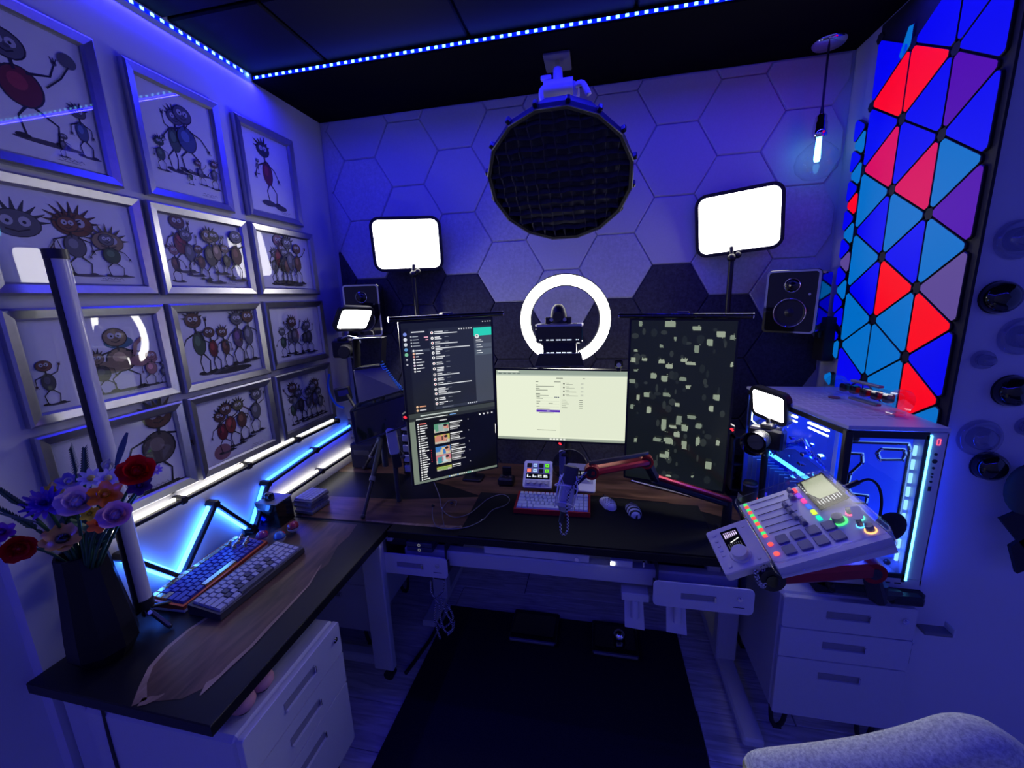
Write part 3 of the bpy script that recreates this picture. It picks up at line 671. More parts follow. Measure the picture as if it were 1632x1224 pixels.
def drawer(label, x0, x1, y, z0, z1):
    w_, h_ = x1-x0, z1-z0; t = thing('under_desk_drawer', label, 'drawer', ((x0+x1)/2, y, z0), group='slim white drawers under the main desk')
    n = 4; b = B(); b.prism(rrect(w_, h_, .018, 4, 0, h_/2), 0, .006, M_white, M=rot(90, t=(0, 0, 0)), ch=.001)
    b.build('drawer_front', parent=t, loc=(0, .0, 0))
    b = B(); b.box((0, .16, .006), (w_-.02, .30, .006)); b.box((-w_/2+.012, .16, .03), (.006, .30, .055)); b.box((w_/2-.012, .16, .03), (.006, .30, .055)); b.box((0, .31, .03), (w_-.02, .006, .055)); b.build('drawer_box', M_dark, t)
    b = B(); b.box((0, 0, 0), (.12, .002, .024), 0); b.build('handle_recess', pr('recess_grey', (.25, .25, .28), .5), t, loc=(-w_*.04, -.0065, h_*.5))
    B().box((0, 0, 0), (.118, .008, .004), .001).build('handle_lip', M_white, t, loc=(-w_*.04, -.009, h_*.5-.012))
    B().box((0, 0, 0), (.008, .006, .022), .001).build('handle_end', M_chrome, t, loc=(-w_*.04+.056, -.009, h_*.5))
    b = B(); b.cyl((0, 0, 0), (0, -.006, 0), .009, n=16); b.cyl((0, -.004, 0), (0, -.009, 0), .006, n=12); b.build('lock', M_chrome, t, loc=(w_*.36, -.006, h_*.62))
    b = B(); b.rc(-.02, 0, .038, .0035, (60, 62, 90)); b.build('printed_mark', attr_mat('drawer_print'), t, loc=(w_*.36, -.0068, h_*.25), rotd=(90, 0, 0))
    B().box((-w_/2+.02, .16, h_/2+.045), (.004, .26, .09)).build('hanger', M_dark, t); B().box((w_/2-.02, .16, h_/2+.045), (.004, .26, .09)).build('hanger', M_dark, t)
    return demote(t, d2, 'drawer_front', 'drawer')
drawer('slim white drawer with lock, under the left part of the main desk', -.925, -.612, 1.45, .540, .636)
drawer('slim white drawer with lock, under the right part of the main desk', .212, .556, 1.42, .548, .652)
for i, z in enumerate((.648, .671)):
    t = thing('mini_computer', ['lower of two dark slim boxes stacked in the left drawer', 'upper of two dark slim boxes stacked in the left drawer'][i], 'box', (-.745, 1.47, z))
    B().box((0, .07, 0), (.118, .14, .020), .002).build('case', pr('navy_box', (.05, .055, .09), .45), t)
    b = B(); b.ring(circ(.0066, 16), circ(.0044, 16), 0, .001, emi('ring_mark', (.6, .62, .75), .25, False)); b.build('round_mark', parent=t, loc=(0, -.0005, 0), rotd=(90, 0, 0))
t = thing('power_bar', 'black power strip with a white plug at the back of the left drawer', 'power strip', (-.87, 1.53, .654))
B().box((0, 0, 0), (.10, .05, .034), .004).build('body', M_dark, t); B().box((-.03, -.03, .02), (.04, .03, .025), .006).build('plug', M_white, t)
t = thing('led_driver', 'small white box with a glowing spot, right of the under-desk tray', 'power supply', (.10, 1.50, .662))
B().box((0, 0, 0), (.085, .04, .028), .003).build('body', M_white, t); B().box((-.035, -.022, 0), (.016, .004, .012), .001).build('lit_spot', emi('hot_spot', (.9, .93, 1), 9, False), t)
B().box((.085, .0, -.004), (.008, .01, .022), .001).build('hook', M_chrome, t)
for x, lab in ((.155, 'white hanging hook plate below the desk beam, left of the pair'), (.315, 'white hanging hook plate below the right drawer, right of the pair')):
    t = thing('headphone_hanger', lab, 'hook', (x, 1.50, .46))
    B().box((0, 0, .062), (.105, .05, .035), .003).build('clamp', M_white, t)
    B().prism([(-.037, -.085), (.040, -.09), (.033, .03), (-.039, .03)], -.003, .003, M_white, M=rot(80)).build('plate', parent=t)
    B().cyl((0, -.012, .045), (0, -.02, -.03), .016, n=14).build('stem', M_white, t)
# braided cables under the left drawer
def braid_mat():
    m, nt, b = mat('braided_cable'); tc = nt.nodes.new('ShaderNodeTexCoord'); ck = nt.nodes.new('ShaderNodeTexChecker'); ck.inputs['Scale'].default_value = 170
    ck.inputs['Color1'].default_value = (.6, .6, .62, 1); ck.inputs['Color2'].default_value = (.01, .01, .02, 1); nt.links.new(tc.outputs['Object'], ck.inputs[0]); nt.links.new(ck.outputs[0], b.inputs[0]); b.inputs['Roughness'].default_value = .7
    return m
M_braid = braid_mat()
def smooth(P, n=6, closed=False):
    P = [Vector(p) for p in P]; o = []; N = len(P)
    for i in range(N if closed else N-1):
        g = lambda k: P[k % N] if closed else P[max(0, min(N-1, k))]
        a, b, c, d = g(i-1), g(i), g(i+1), g(i+2)
        for k in range(n):
            t = k/n; o.append(.5*((2*b)+(-a+c)*t+(2*a-5*b+4*c-d)*t*t+(-a+3*b-3*c+d)*t**3))
    if not closed: o.append(P[-1])
    return o
def cable(name, label, pts, r=.003, m=M_black, cat='cable', group=None, n=6, parent=None):
    o = B().tube(smooth(pts, 6), r, n).build(name, m, parent)
    if parent is None:
        o['label'] = label; o['category'] = cat
        if group: o['group'] = group
    return o
cc = [[(686, 925), (688, 945), (700, 965), (703, 990), (712, 1008), (722, 998), (708, 970), (702, 950)],
      [(708, 926), (706, 942), (696, 955), (694, 985), (706, 1000), (722, 985), (712, 962)],
      [(692, 985), (697, 1005), (702, 1018)], [(724, 990), (722, 1003), (714, 1012)]]
t = thing('cable_bundle', 'tangle of black and white braided cables hanging below the left drawer', 'cable bundle', at(700, 925, 1, 1.47))
for i, c in enumerate(cc): B().tube([p-t.location for p in smooth([at(x, y, 1, 1.47+.008*i) for x, y in c], 6)], .0042, 6).build('cable', M_braid, t)
B().box((0, .01, .008), (.05, .02, .012), .003).build('cable_clip', M_black, t)
# ---------------------------------------------------------------- pedestals
def cabinet(label):
    t = thing('drawer_cabinet', label, 'cabinet', group='white three drawer cabinets')
    W, D, Z0, Z1 = .405, .50, .135, .640
    B().box((0, D/2+.012, (Z0+Z1)/2), (W, D-.0, Z1-Z0), .012).build('body', M_wmetal, t)
    zz = [(.465, Z1-.004), (.345, .461), (Z0+.004, .341)]
    # heights measured as in the photo: two shallow drawers over one deep one
    zz = [(.515, Z1-.003), (.392, .511), (Z0+.003, .388)]
    for i, (a, b_) in enumerate(zz):
        h = b_-a; f = B().prism(rrect(W-.004, h, .010 if i != 1 else .002, 3, 0, h/2), 0, .018, M_wmetal, M=rot(90), ch=.0015).build('drawer', parent=t, loc=(0, .012, a))
        hz = h*.55 if i < 2 else h*.76
        B().box((0, 0, 0), (.13, .002, .026)).build('handle_recess', pr('recess_grey', (.25, .25, .28), .5), f, loc=(0, -.0185, hz))
        B().box((0, 0, 0), (.128, .010, .004), .001).build('handle', M_wmetal, f, loc=(0, -.022, hz-.013))
        B().box((0, 0, 0), (.005, .009, .024), .001).build('handle_end', M_chrome, f, loc=(.0625, -.022, hz))
    f = [c for c in t.children if c.name.startswith('drawer') and abs(c.location.z-.515) < .01][0]
    b = B(); b.cyl((0, 0, 0), (0, -.007, 0), .0095, n=16); b.cyl((0, -.005, 0), (0, -.010, 0), .005, n=10); b.build('lock', M_chrome, f, loc=(W/2-.035, -.017, .075))
    for x in (-W/2+.055, W/2-.055):
        for y in (.06, D-.06):
            b = B(); b.tube(smooth([(-.03, 0, Z0), (-.022, 0, .04), (-.008, 0, .008), (.008, 0, .008), (.022, 0, .04), (.03, 0, Z0)], 4), .0085, 8)
            b.box((0, 0, .003), (.03, .018, .006)); b.build('leg', M_matte, t, loc=(x, y, 0))
    return t
cab = cabinet('white three drawer cabinet on black loop legs under the computer, right')
cab.location = (.853, 1.425, 0)
dup(cab, (-.868-.0, .862, 0), (0, 0, 90), 'white three drawer cabinet nearest the camera, under the side desk')
dup(cab, (-1.262, 1.53, 0), (0, 0, 0), 'white three drawer cabinet in the corner behind the castor leg')
t = thing('key_ring', 'bunch of keys hanging on the right side of the right cabinet', 'keys', (1.058, 1.435, .50))
B().tube([(0, .012*math.cos(a), .012*math.sin(a)-.0) for a in [2*PI*i/12 for i in range(12)]], .0015, 5, closed=True).build('ring', M_chrome, t)
B().box((0, 0, -.055), (.003, .018, .06), .001).build('tag', M_grey, t); B().box((.0, .012, -.035), (.002, .010, .035), .0005).build('key', M_steel, t)
t = thing('wall_shelf_bracket', 'small grey bracket sticking out to the right of the right cabinet', 'bracket', (1.075, 1.43, .555))
B().box((.04, 0, 0), (.08, .04, .012), .002).build('arm', M_grey, t); B().box((.082, 0, .012), (.006, .04, .03), .001).build('lip', M_white, t)
for i, (px, py) in enumerate(((402, 1112), (432, 1078))):
    p = at(px, py, 2, .672); t = thing('cloth_ball', ['pink knitted ball on top of the near cabinet, closer to the camera', 'pink knitted ball on top of the near cabinet, farther back'][i], 'ball', (-.925, p.y-.01, .6405+.0265))
    B().ball((0, 0, 0), .033, 16, 10, (1, 1, .8)).build('ball', pr('pink_wool', (.62, .30, .30), .8, bump=.4, scale=120), t)
    B().cyl((0, 0, -.0265), (0, 0, -.022), .018, n=14).build('base', M_dark, t)
# ---------------------------------------------------------------- rug, things on the floor
o = B().prism([(at(590, 1224, 2, 0).x, .62), (.42, .62), (.405, 1.9), (-.80, 1.9)], .001, .009, felt('rug_pile', (.018, .018, .022), 200, .8, .3), ch=.003).build('floor_rug'); o['label'] = 'black rug on the plank floor under the main desk'; o['category'] = 'rug'
def pedal(px, label, w_, ball):
    p = at(*px, 2, .04); t = thing('foot_pedal', label, 'foot pedal', (p.x, p.y, .0095))
    B().box((0, .11, .018), (w_, .20, .028), .006).build('base', M_black, t)
    B().prism(rrect(w_-.03, .16, .01), .0, .008, M_gloss, M=rot(-8, 0, 0, (0, .10, .036))).build('plate', parent=t)
    B().box((0, .008, .026), (w_*.92, .006, .012), .002).build('front_lip', M_grey, t)
    if ball: B().ball((.02, .09, .062), .03, 16, 10).build('chrome_ball', M_chrome, t)
pedal((847, 1024), 'flat black pedal box standing on the rug, left one', .24, False); pedal((981, 1046), 'black pedal box with a chrome ball standing on the rug', .22, True)
cable('floor_cable', 'thick black cable lying on the planks beside the rug', [(-.86, 1.45, .010), (-.84, 1.55, .010), (-.82, 1.70, .010), (-.835, 1.9, .03), (-.84, 2.0, .2)], .010)
# grey felt chair back close to the camera
M_felt = felt('grey_wool', (.75, .80, .52), 160, .8, .3)
prof = [(1196, 1232), (1215, 1216), (1300, 1206), (1400, 1192), (1480, 1172), (1530, 1158), (1575, 1160), (1615, 1178), (1660, 1215), (1720, 1290)]
top = [at(x, y, 1, .62) for x, y in prof]; top = smooth(top, 3)
t = thing('lounge_chair', 'grey felt chair back rising into the lower right corner', 'chair', (.45, .62, 0))
b = B(); v = []; N = len(top); K = 9
for p in top:
    for k in range(K):
        a = PI*k/(K-1); v.append((p.x-.45, -.035*math.cos(a)*-1, p.z-.022*(1-math.sin(a))))
for p in (top[0], top[-1]): pass
f = [(i*K+k, (i+1)*K+k, (i+1)*K+k+1, i*K+k+1) for i in range(N-1) for k in range(K-1)]
for i, p in enumerate(top): v += [(p.x-.45, -.05, .46), (p.x-.45, .035, .46)]
o_ = N*K
f += [(o_+2*i, o_+2*i+2, (i+1)*K, i*K) for i in range(N-1)]+[(i*K+K-1, (i+1)*K+K-1, o_+2*i+3, o_+2*i+1) for i in range(N-1)]
f += [[i for i in range(K)]+[o_+1, o_], [(N-1)*K+i for i in range(K)][::-1]+[o_+2*N-2, o_+2*N-1]]
b.add(v, f, M_felt, True); b.build('backrest', parent=t)
B().box((.06, -.28, .43), (.50, .50, .09), .03).build('seat', M_felt, t)
for x in (-.15, .27):
    for y in (-.48, -.06): B().cyl((x, y, .39), (x*1.1, y, 0), .014, .010, n=10).build('leg', M_matte, t)
# ================================================================== ON THE DESKS
o = B().prism([(-.565, 1.472), (.46, 1.472), (.46, 1.86), (-.575, 1.86)], DZ+.0015, DZ+.0045, pr('mat_rubber', (.006, .007, .008), .7, spec=.2, noise=.2, scale=200, bump=.3), ch=.001).build('desk_mat'); o['label'] = 'large black desk mat under the red keyboard and the mice'; o['category'] = 'desk mat'
ZT = DZ+.0025; ZM = DZ+.005
LAY65 = [[1]*13+[2, 1], [1.5]+[1]*12+[1.5, 1], [1.75]+[1]*11+[2.25, 1], [2.25]+[1]*10+[1.75, 1, 1], [1.25, 1.25, 1.25, 6.25, 1, 1, 1, 1, 1, 1]]
_keycache = {}
def keyboard(label, loc, rz, W, Dp, case_m, cap, accent=None, base_m=None, tilt=5, extra_row=False, group=None):
    t = thing('keyboard', label, 'keyboard', loc, (0, 0, rz), group)
    H = .022
    b = B(); Tm = rot(tilt, 0, 0, (0, -Dp/2, .0)); 
    b.add([(sx*W/2, -Dp/2, 0) if (z == 0 and y < 0) else (sx*W/2, y*Dp/2, (0 if z == 0 else (H*.72 if y < 0 else H*1.35))) for sx in (-1, 1) for y in (-1, 1) for z in (0, 1)], [(0, 1, 3, 2), (4, 6, 7, 5), (0, 4, 5, 1), (2, 3, 7, 6), (0, 2, 6, 4), (1, 5, 7, 3)], case_m)
    if base_m: b.f = b.f; b.box((0, 0, .004), (W+.001, Dp+.001, .009), .0005, m=base_m)
    b.build('case', parent=t)
    rows = ([[1]*16] if extra_row else [])+LAY65; nr = len(rows); mg = .010; U = (W-2*mg)/16; V = (Dp-2*mg)/nr
    sl = math.atan2(H*.63, Dp)
    B().box((0, 0, 0), (W-2*mg+.002, Dp-2*mg+.002, .002), 0, rot(math.degrees(sl), 0, 0, (0, 0, H*1.04))).build('key_well', M_matte, t)
    # raised rim
    T = rot(math.degrees(sl), 0, 0, (0, 0, H*1.04))
    B().ring(rrect(W, Dp, .004, 2), rrect(W-2*mg+.003, Dp-2*mg+.003, .003, 2), -.003, .0055, case_m, M=T).build('rim', parent=t)
    for r, row in enumerate(rows):
        x = 0; sc = 16/sum(row)
        for ci, k in enumerate(row):
            m = cap
            if accent:
                for cond, am in accent:
                    if cond(r, ci, k, len(row)): m = am
            key = (m.name, round(k*U*sc, 4), round(V, 4))
            xc = -W/2+mg+(x+k*sc/2)*U; yc = Dp/2-mg-(r+.5)*V
            pos = T @ Vector((xc, yc, .004))
            if key in _keycache: o = cp(_keycache[key], pos, (math.degrees(sl), 0, 0), t)
            else:
                w_ = k*U*sc-.0012; d_ = V-.0012
                b = B(); b.add([(-w_/2, -d_/2, 0), (w_/2, -d_/2, 0), (w_/2, d_/2, 0), (-w_/2, d_/2, 0), (-w_/2+.0022, -d_/2+.0022, .0085), (w_/2-.0022, -d_/2+.0022, .0085), (w_/2-.0022, d_/2-.0014, .0085), (-w_/2+.0022, d_/2-.0014, .0085)],
                      [(0, 1, 5, 4), (1, 2, 6, 5), (2, 3, 7, 6), (3, 0, 4, 7), (4, 5, 6, 7)], m)
                o = b.build('keycap', parent=t); o.location = pos; o.rotation_euler = (sl, 0, 0); _keycache[key] = o
            x += k*sc
    return t
capW = pr('cap_white', (.80, .86, .90), .45); capN = pr('cap_navy', (.05, .05, .30), .35); capG = pr('cap_gold', (.72, .55, .30), .22, .9); capA = pr('cap_grey', (.34, .35, .42), .45); capD = pr('cap_dark', (.06, .06, .08), .45)
keyboard('red cased keyboard with pale keys, in the middle of the desk mat', (-.197, 1.757, ZM), 1.0, .345, .150, M_redp, capW)
pA = keyboard('keyboard with navy and gold keys in an orange-red case, closer to the picture wall', (-1.393, 1.10, ZT), 90+2, .372, .150, pr('copper_case', (.52, .10, .045), .35, .4), capN,
              [(lambda r, c, k, n: r == 0, capG), (lambda r, c, k, n: r >= 1 and c == 0 and r < 3, capG), (lambda r, c, k, n: r == 5 and k > 5, capG)], M_white, extra_row=True)
keyboard('dark grey keyboard with grey keys, nearer the desk edge', (-1.215, 1.092, ZT), 90-3, .365, .132, pr('case_graphite', (.05, .05, .06), .35, .3), capA, [(lambda r, c, k, n: 2 <= r <= 3 and 0 < c < 11 and (c+r) % 2 == 0, capD), (lambda r, c, k, n: r == 4 and k > 5, capD)])
for i, (x, y) in enumerate(((-1.434, 1.215), (-1.412, 1.235), (-1.426, 1.262), (-1.40, 1.205), (-1.385, 1.252), (-1.37, 1.225))):
    t = thing('keycap_figure', ['gold ornament keycap farthest left in the cluster by the wall', 'gold ornament keycap behind the middle of the cluster', 'gold ornament keycap farthest back toward the balls', 'gold ornament keycap nearest the camera in the cluster', 'gold ornament keycap at the back nearest the grey keyboard', 'gold ornament keycap closest to the grey keyboard'][i], 'keycap', (x, y, ZT+.045), group='gold ornament keycaps on the navy keyboard')
    b = B(); b.ball((0, 0, 0), .009, 10, 6, (1, 1, .8)); b.ball((.003, .004, .008), .006, 8, 6); b.cyl((0, 0, -.012), (0, 0, 0), .008, .006, 8); b.build('ornament', capG, t)
# balls with two colour halves
def toy_ball(px, label, top_m, spot):
    p = at(*px, 2, DZ+.025); t = thing('toy_ball', label, 'ball', (p.x, p.y, ZT+.027))
    r = .0235
    b = B(); b.lathe([(r*math.cos(a), r*math.sin(a)) for a in [-PI/2+PI/2*i/6 for i in range(7)]], 20); b.build('lower_half', M_white, t)
    b = B(); b.lathe([(r*math.cos(a), r*math.sin(a)) for a in [PI/2*i/6 for i in range(7)]], 20); b.build('upper_half', top_m, t, rotd=(-4, 0, 0))
    B().lathe([(r*1.01, -.0012), (r*1.02, 0), (r*1.01, .0012)], 20).build('seam', M_gloss, t)
    B().cyl((0, 0, -.027), (0, 0, -.020), .011, n=14).build('stand', M_acryl, t)
    if spot: B().prism(circ(.008, 8), r*.86, r*1.0, spot, M=rot(-35, 40, 0)).build('patch', parent=t)
toy_ball((418, 856), 'small ball with a purple and red upper half, left one of three', pr('purple_gloss', (.22, .03, .16), .15, coat=.5), M_redp)
toy_ball((446, 857), 'small ball with a blue upper half, middle one of three', pr('blue_gloss', (.05, .16, .42), .15, coat=.5), M_redp)
toy_ball((467, 841), 'small ball with a maroon upper half, right one beside the black stand', pr('maroon_gloss', (.30, .02, .04), .15, coat=.5), M_redp)
# black stand with pod
t = thing('desk_stand', 'black angular stand holding a small pod, against the picture wall', 'stand', (-1.425, 1.462, ZT))
B().add([(-.05, -.045, 0), (.05, -.045, 0), (.05, .045, 0), (-.05, .045, 0), (-.062, -.05, .115), (.045, -.05, .105), (.045, .045, .105), (-.062, .045, .115)], [(0, 3, 2, 1), (4, 5, 6, 7), (0, 1, 5, 4), (1, 2, 6, 5), (2, 3, 7, 6), (3, 0, 4, 7)], M_gloss).build('block', parent=t)
B().box((.004, -.01, .118), (.11, .10, .004), .001).build('top_plate', M_grey, t)
b = B(); b.prism(rrect(.042, .03, .014), 0, .030, M_gloss, ch=.006); b.build('pod', parent=t, loc=(-.005, -.022, .121))
b = B(); 
for i in range(3): b.box((-.011+.011*i, 0, 0), (.007, .018, .002), .0006)
b.build('pod_marks', M_steel, t, loc=(-.005, -.022, .152))
def keypad(label, loc, rz, n=(4, 5), th=.024):
    t = thing('keypad', label, 'keypad', loc, (0, 0, rz), 'stack of small keypads')
    W, D_ = n[0]*.019+.008, n[1]*.019+.008
    B().box((0, 0, th*.35), (W, D_, th*.7), .003).build('case', M_grey, t); k0 = None
    for i in range(n[0]):
        for j in range(n[1]):
            pos = (-W/2+.0135+.019*i, -D_/2+.0135+.019*j, th*.7)
            if k0 is None:
                b = B(); b.prism(rrect(.0175, .0175, .002, 1), 0, .0075, capA, ch=.0025); k0 = b.build('keycap', parent=t, loc=pos)
            else: cp(k0, pos, None, t)
    return t
k1 = keypad('grey keypad at the bottom of the stack of three by the wall bars', (-1.35, 1.60, ZT), 86, (6, 5))
dup(k1, (-1.352, 1.602, ZT+.0255), (0, 0, 84), 'grey keypad in the middle of the stack of three'); dup(k1, (-1.348, 1.601, ZT+.051), (0, 0, 87), 'grey keypad on top of the stack of three')
# mice
def mouse(loc, rz, label, m, zebra=False, holes=False):
    t = thing('mouse', label, 'mouse', loc, (0, 0, rz), None); L, W, H = .122, .063, .038; v = []; K = 13; N = 12
    for i in range(K):
        s = i/(K-1); y = -L/2+L*s; ww = W/2*(max(0, 1-(abs(2*s-1))**3.2))**.5*(.92+.12*abs(s-.45)) if 0 < s < 1 else .004; hh = H*(max(0, math.sin(PI*min(1, (s*.93+.07))))**.55)*(1.0-.35*s)+.004
        for k in range(N):
            a = PI*k/(N-1); v.append((ww*math.cos(a)*(1+.05*math.sin(a)), y, max(.001, hh*math.sin(a)**.75)))
    f = [(i*N+k, i*N+k+1, (i+1)*N+k+1, (i+1)*N+k) for i in range(K-1) for k in range(N-1)]; f += [list(range(N))[::-1], list(range((K-1)*N, K*N)), ]
    B().add(v, f, m, True).build('shell', parent=t)
    B().box((0, 0, .002), (W*.8, L*.86, .004), .001).build('base', M_dark, t)
    B().cyl((-.004, L*.27, .022), (.004, L*.27, .022), .0085, n=14).build('wheel', M_grey, t)
    B().box((0, L*.30, .0255), (.0012, L*.3, .006)).build('button_gap', M_matte, t)
    if holes:
        b = B()
        for i in range(-3, 4):
            for j in range(6):
                s = .16+.075*j; y = -L/2+L*s; hh = H*(math.sin(PI*min(1, (s*.93+.07)))**.55)*(1.0-.35*s)+.004; x = i*.0068+(.0034 if j % 2 else 0)
                ww = W/2*(1-(abs(2*s-1))**3.2)**.5*(.92+.12*abs(s-.45)); q = max(0, 1-(x/ww)**2)**.5
                b.cyl((x, y, hh*q**.75-.001), (x*1.02, y-.0002, hh*q**.75+.0006), .0023, n=6)
        b.build('hole_pattern', M_matte, t)
    return t
def zebra_mat():
    m, nt, b = mat('zebra_shell'); tc = nt.nodes.new('ShaderNodeTexCoord'); wv = nt.nodes.new('ShaderNodeTexWave'); wv.wave_type = 'BANDS'; wv.bands_direction = 'DIAGONAL'
    mp = nt.nodes.new('ShaderNodeMapping'); mp.inputs['Scale'].default_value = (.25, 1.1, 0); nt.links.new(tc.outputs['Object'], mp.inputs[0]); nt.links.new(mp.outputs[0], wv.inputs[0])
    wv.inputs['Scale'].default_value = 26; wv.inputs['Distortion'].default_value = 2.5; wv.inputs['Detail Scale'].default_value = .6
    cr = nt.nodes.new('ShaderNodeValToRGB'); cr.color_ramp.interpolation = 'CONSTANT'; cr.color_ramp.elements[0].color = (.01, .01, .012, 1); cr.color_ramp.elements[1].position = .42; cr.color_ramp.elements[1].color = (.72, .72, .75, 1)
    nt.links.new(wv.outputs[0], cr.inputs[0]); nt.links.new(cr.outputs[0], b.inputs[0]); b.inputs['Roughness'].default_value = .35
    return m
mouse((.055, 1.81, ZM), 22, 'white mouse with a pattern of holes, right of the red keyboard', pr('mouse_white', (.84, .86, .92), .4), holes=True)
mouse((.165, 1.76, ZM), 12, 'black and white zebra striped mouse', zebra_mat())
# small dark control with three knobs
t = thing('cable_dock', 'small black block with three silver plugs, left of the button pad', 'cable holder', (-.465, 1.975, ZT))
B().box((0, 0, .02), (.085, .06, .04), .008).build('body', M_black, t)
for i in range(3): B().cyl((-.024+.024*i, -.01, .040), (-.024+.024*i, -.012, .052), .008, n=12).build('plug', M_chrome, t)
B().box((0, .02, .06), (.05, .012, .06), .004).build('back_post', M_black, t)
M_scr = attr_mat('lit_print', 1.0, .25)
def deck(label, loc, rx, rz, knobs, big):
    t = thing('control_pad', label, 'control pad', loc, (rx, 0, rz)); W, H = .146, .142
    B().prism(rrect(W, H, .012), -.018, 0, pr('pad_shell', (.76, .76, .88), .4), ch=.003).build('body', parent=t)
    if big:
        cols_ = [(14, 14, 20), (170, 200, 255), (14, 14, 20), (110, 230, 60), (255, 130, 110), (180, 215, 255), (14, 14, 20), (120, 235, 60)]
        for i, c in enumerate(cols_):
            x, y = -.045+.030*(i % 4), .045-.028*(i//4)
            b = B(); b.box((x, y, .001), (.024, .022, .003), .001, m=M_gloss); b.zz = .003; b.rc(x-.010, y-.009, .020, .018, c, M_scr)
            if i in (3, 7): b.rc(x-.003, y-.003, .006, .006, (20, 90, 20), M_scr)
            if i in (1, 5): b.rc(x-.006, y-.002, .012, .004, (90, 120, 190), M_scr)
            b.build('button', parent=t)
    b = B(); y0 = -.012 if big else .02
    b.box((0, y0, .0), (.120, .028, .002), m=M_gloss); b.zz = .0015
    for i in range(4):
        x = -.054+.028*i; b.rc(x, y0-.006, .006, .014, (235, 240, 250), M_scr); b.rc(x+.008, y0-.006, .012, .004+.003*(i % 2), (200, 210, 225), M_scr)
        if not big or i > 1: b.rc(x+.008, y0+.001, .010, .007, (215, 225, 200), M_scr)
    b.build('display_strip', parent=t)
    B().box((0, y0-.036, .0002), (.124, .030, .002), .001).build('knob_strip', pr('strip_lilac', (.38, .38, .58), .4), t)
    for i in range(knobs):
        x = -.045+.030*i if knobs == 4 else -.04+.040*i
        B().cyl((x, y0-.034, 0), (x, y0-.034, .015), .0085, .0075, 18, m=(M_white if knobs == 3 else pr('knob_lilac', (.5, .5, .62), .35))).build('knob', parent=t)
    B().box((0, .03, -.045), (.10, .012, .050), .003).build('stand', M_grey, t)
    return t
deck('pale tilted pad with eight coloured buttons and four knobs behind the red keyboard', (-.288, 1.918, .823), 47, 1, 4, True)
deck('smaller pale tilted pad with three knobs, mostly behind the microphone', (-.075, 1.925, .815), 47, -2, 3, False)
# earphones with looped cable
P = lambda x, y, z=ZM+.003: at(x, y, 2, z)
t = thing('earphones', 'in-ear earphones with a long twisted cable lying on the desk', 'earphones', P(706, 810))
def rel(pts): return [p-t.location for p in pts]
B().tube(rel(smooth([P(690, 765, DZ+.06), P(700, 790, DZ+.02), P(705, 812), P(722, 824), P(745, 820), P(762, 808), P(778, 795), P(800, 788), P(812, 795), P(806, 805), P(785, 813), P(770, 828), P(745, 840), P(715, 843), P(695, 838), P(689, 820), P(690, 808)], 7)), .0022, 6).build('cable', pr('cable_grey', (.16, .15, .17), .5), t)
B().tube(rel(smooth([P(705, 812), P(706, 828), P(712, 842), P(735, 838)], 6)), .0018, 6).build('cable', pr('cable_grey', (.16, .15, .17), .5), t)
B().tube(rel(smooth([P(705, 810), P(715, 798), P(727, 798), P(726, 806)], 6)), .0018, 6).build('ear_hook', pr('cable_grey', (.16, .15, .17), .5), t)
for x, y in ((720, 802), (690, 806)): B().ball(P(x, y, ZM+.008)-t.location, .009, 10, 8, (1, .8, .8)).build('earbud', M_gloss, t)
for x, y in ((705, 810), (768, 829)): B().ball(P(x, y, ZM+.004)-t.location, .0045, 8, 6).build('splitter', M_chrome, t)
# ---------------------------------------------------------------- microphone on its arm
def pivot(px, y): return at(px[0], px[1], 1, y)
mp_ = pivot((903, 785), 1.27); dn = (pivot((895, 815), 1.24)-pivot((908, 748), 1.28)).normalized()
t = thing('microphone', 'silver condenser microphone in a wire cradle above the red keyboard', 'microphone', mp_)
T = frame((0, 0, 0), dn, (0, 1, 0)) 
B().prism(rrect(.052, .036, .017), -.088, -.030, pr('mic_mesh', (.09, .09, .09), .6, .4, bump=.6, scale=400), M=T, ch=.0).build('head_grille', parent=t)
B().prism(rrect(.052, .040, .018), -.030, .048, pr('mic_body', (.40, .40, .56), .35, .5), M=T, ch=.003).build('body', parent=t)
B().cyl((0, 0, .046), (0, 0, .062), .019, .014, 20, m=M_steel, M=T).build('base_ring', parent=t)
B().cyl((0, 0, .060), (0, 0, .100), .0095, .008, 14, m=M_black, M=T).build('plug', parent=t)
B().prism(circ(.004, 10), 0, .002, M_steel, M=T @ rot(90, 0, 0, (0, .021, .0))).build('badge', parent=t)
M_wire = pr('cradle_wire', (.85, .85, .88), .4, .2)
for r, z in ((.042, -.022), (.036, .034)):
    B().tube([T @ Vector((r*math.cos(2*PI*i/20), r*.85*math.sin(2*PI*i/20), z+.006*math.cos(4*PI*i/20))) for i in range(20)], .0022, 5, closed=True).build('cradle_ring', M_wire, t)
for i in range(4):
    a = PI/4+PI/2*i; c, s = math.cos(a), math.sin(a)
    B().tube([T @ Vector((.030*c, .026*s, -.062)), T @ Vector((.046*c, .040*s, -.022)), T @ Vector((.040*c, .034*s, .05))], .002, 5).build('cradle_arm', M_wire, t)
    a2 = a+PI/4; B().tube([T @ Vector((.046*c, .040*s, -.05)), T @ Vector((.027*math.cos(a2), .022*math.sin(a2), -.005)), T @ Vector((.040*math.cos(a2+PI/4), .034*math.sin(a2+PI/4), -.05))], .0012, 4).build('elastic_cord', M_wire, t)
pc = pivot((908, 742), 1.34)-mp_
o = B(); o.lathe([(.0, 0), (.058, 0), (.058, .003), (0, .003)], 28, clear('pop_film', (.6, .6, .66), .3, 1.2, .0)); o.build('pop_filter', parent=t, loc=pc, rotd=(80, 0, 0))
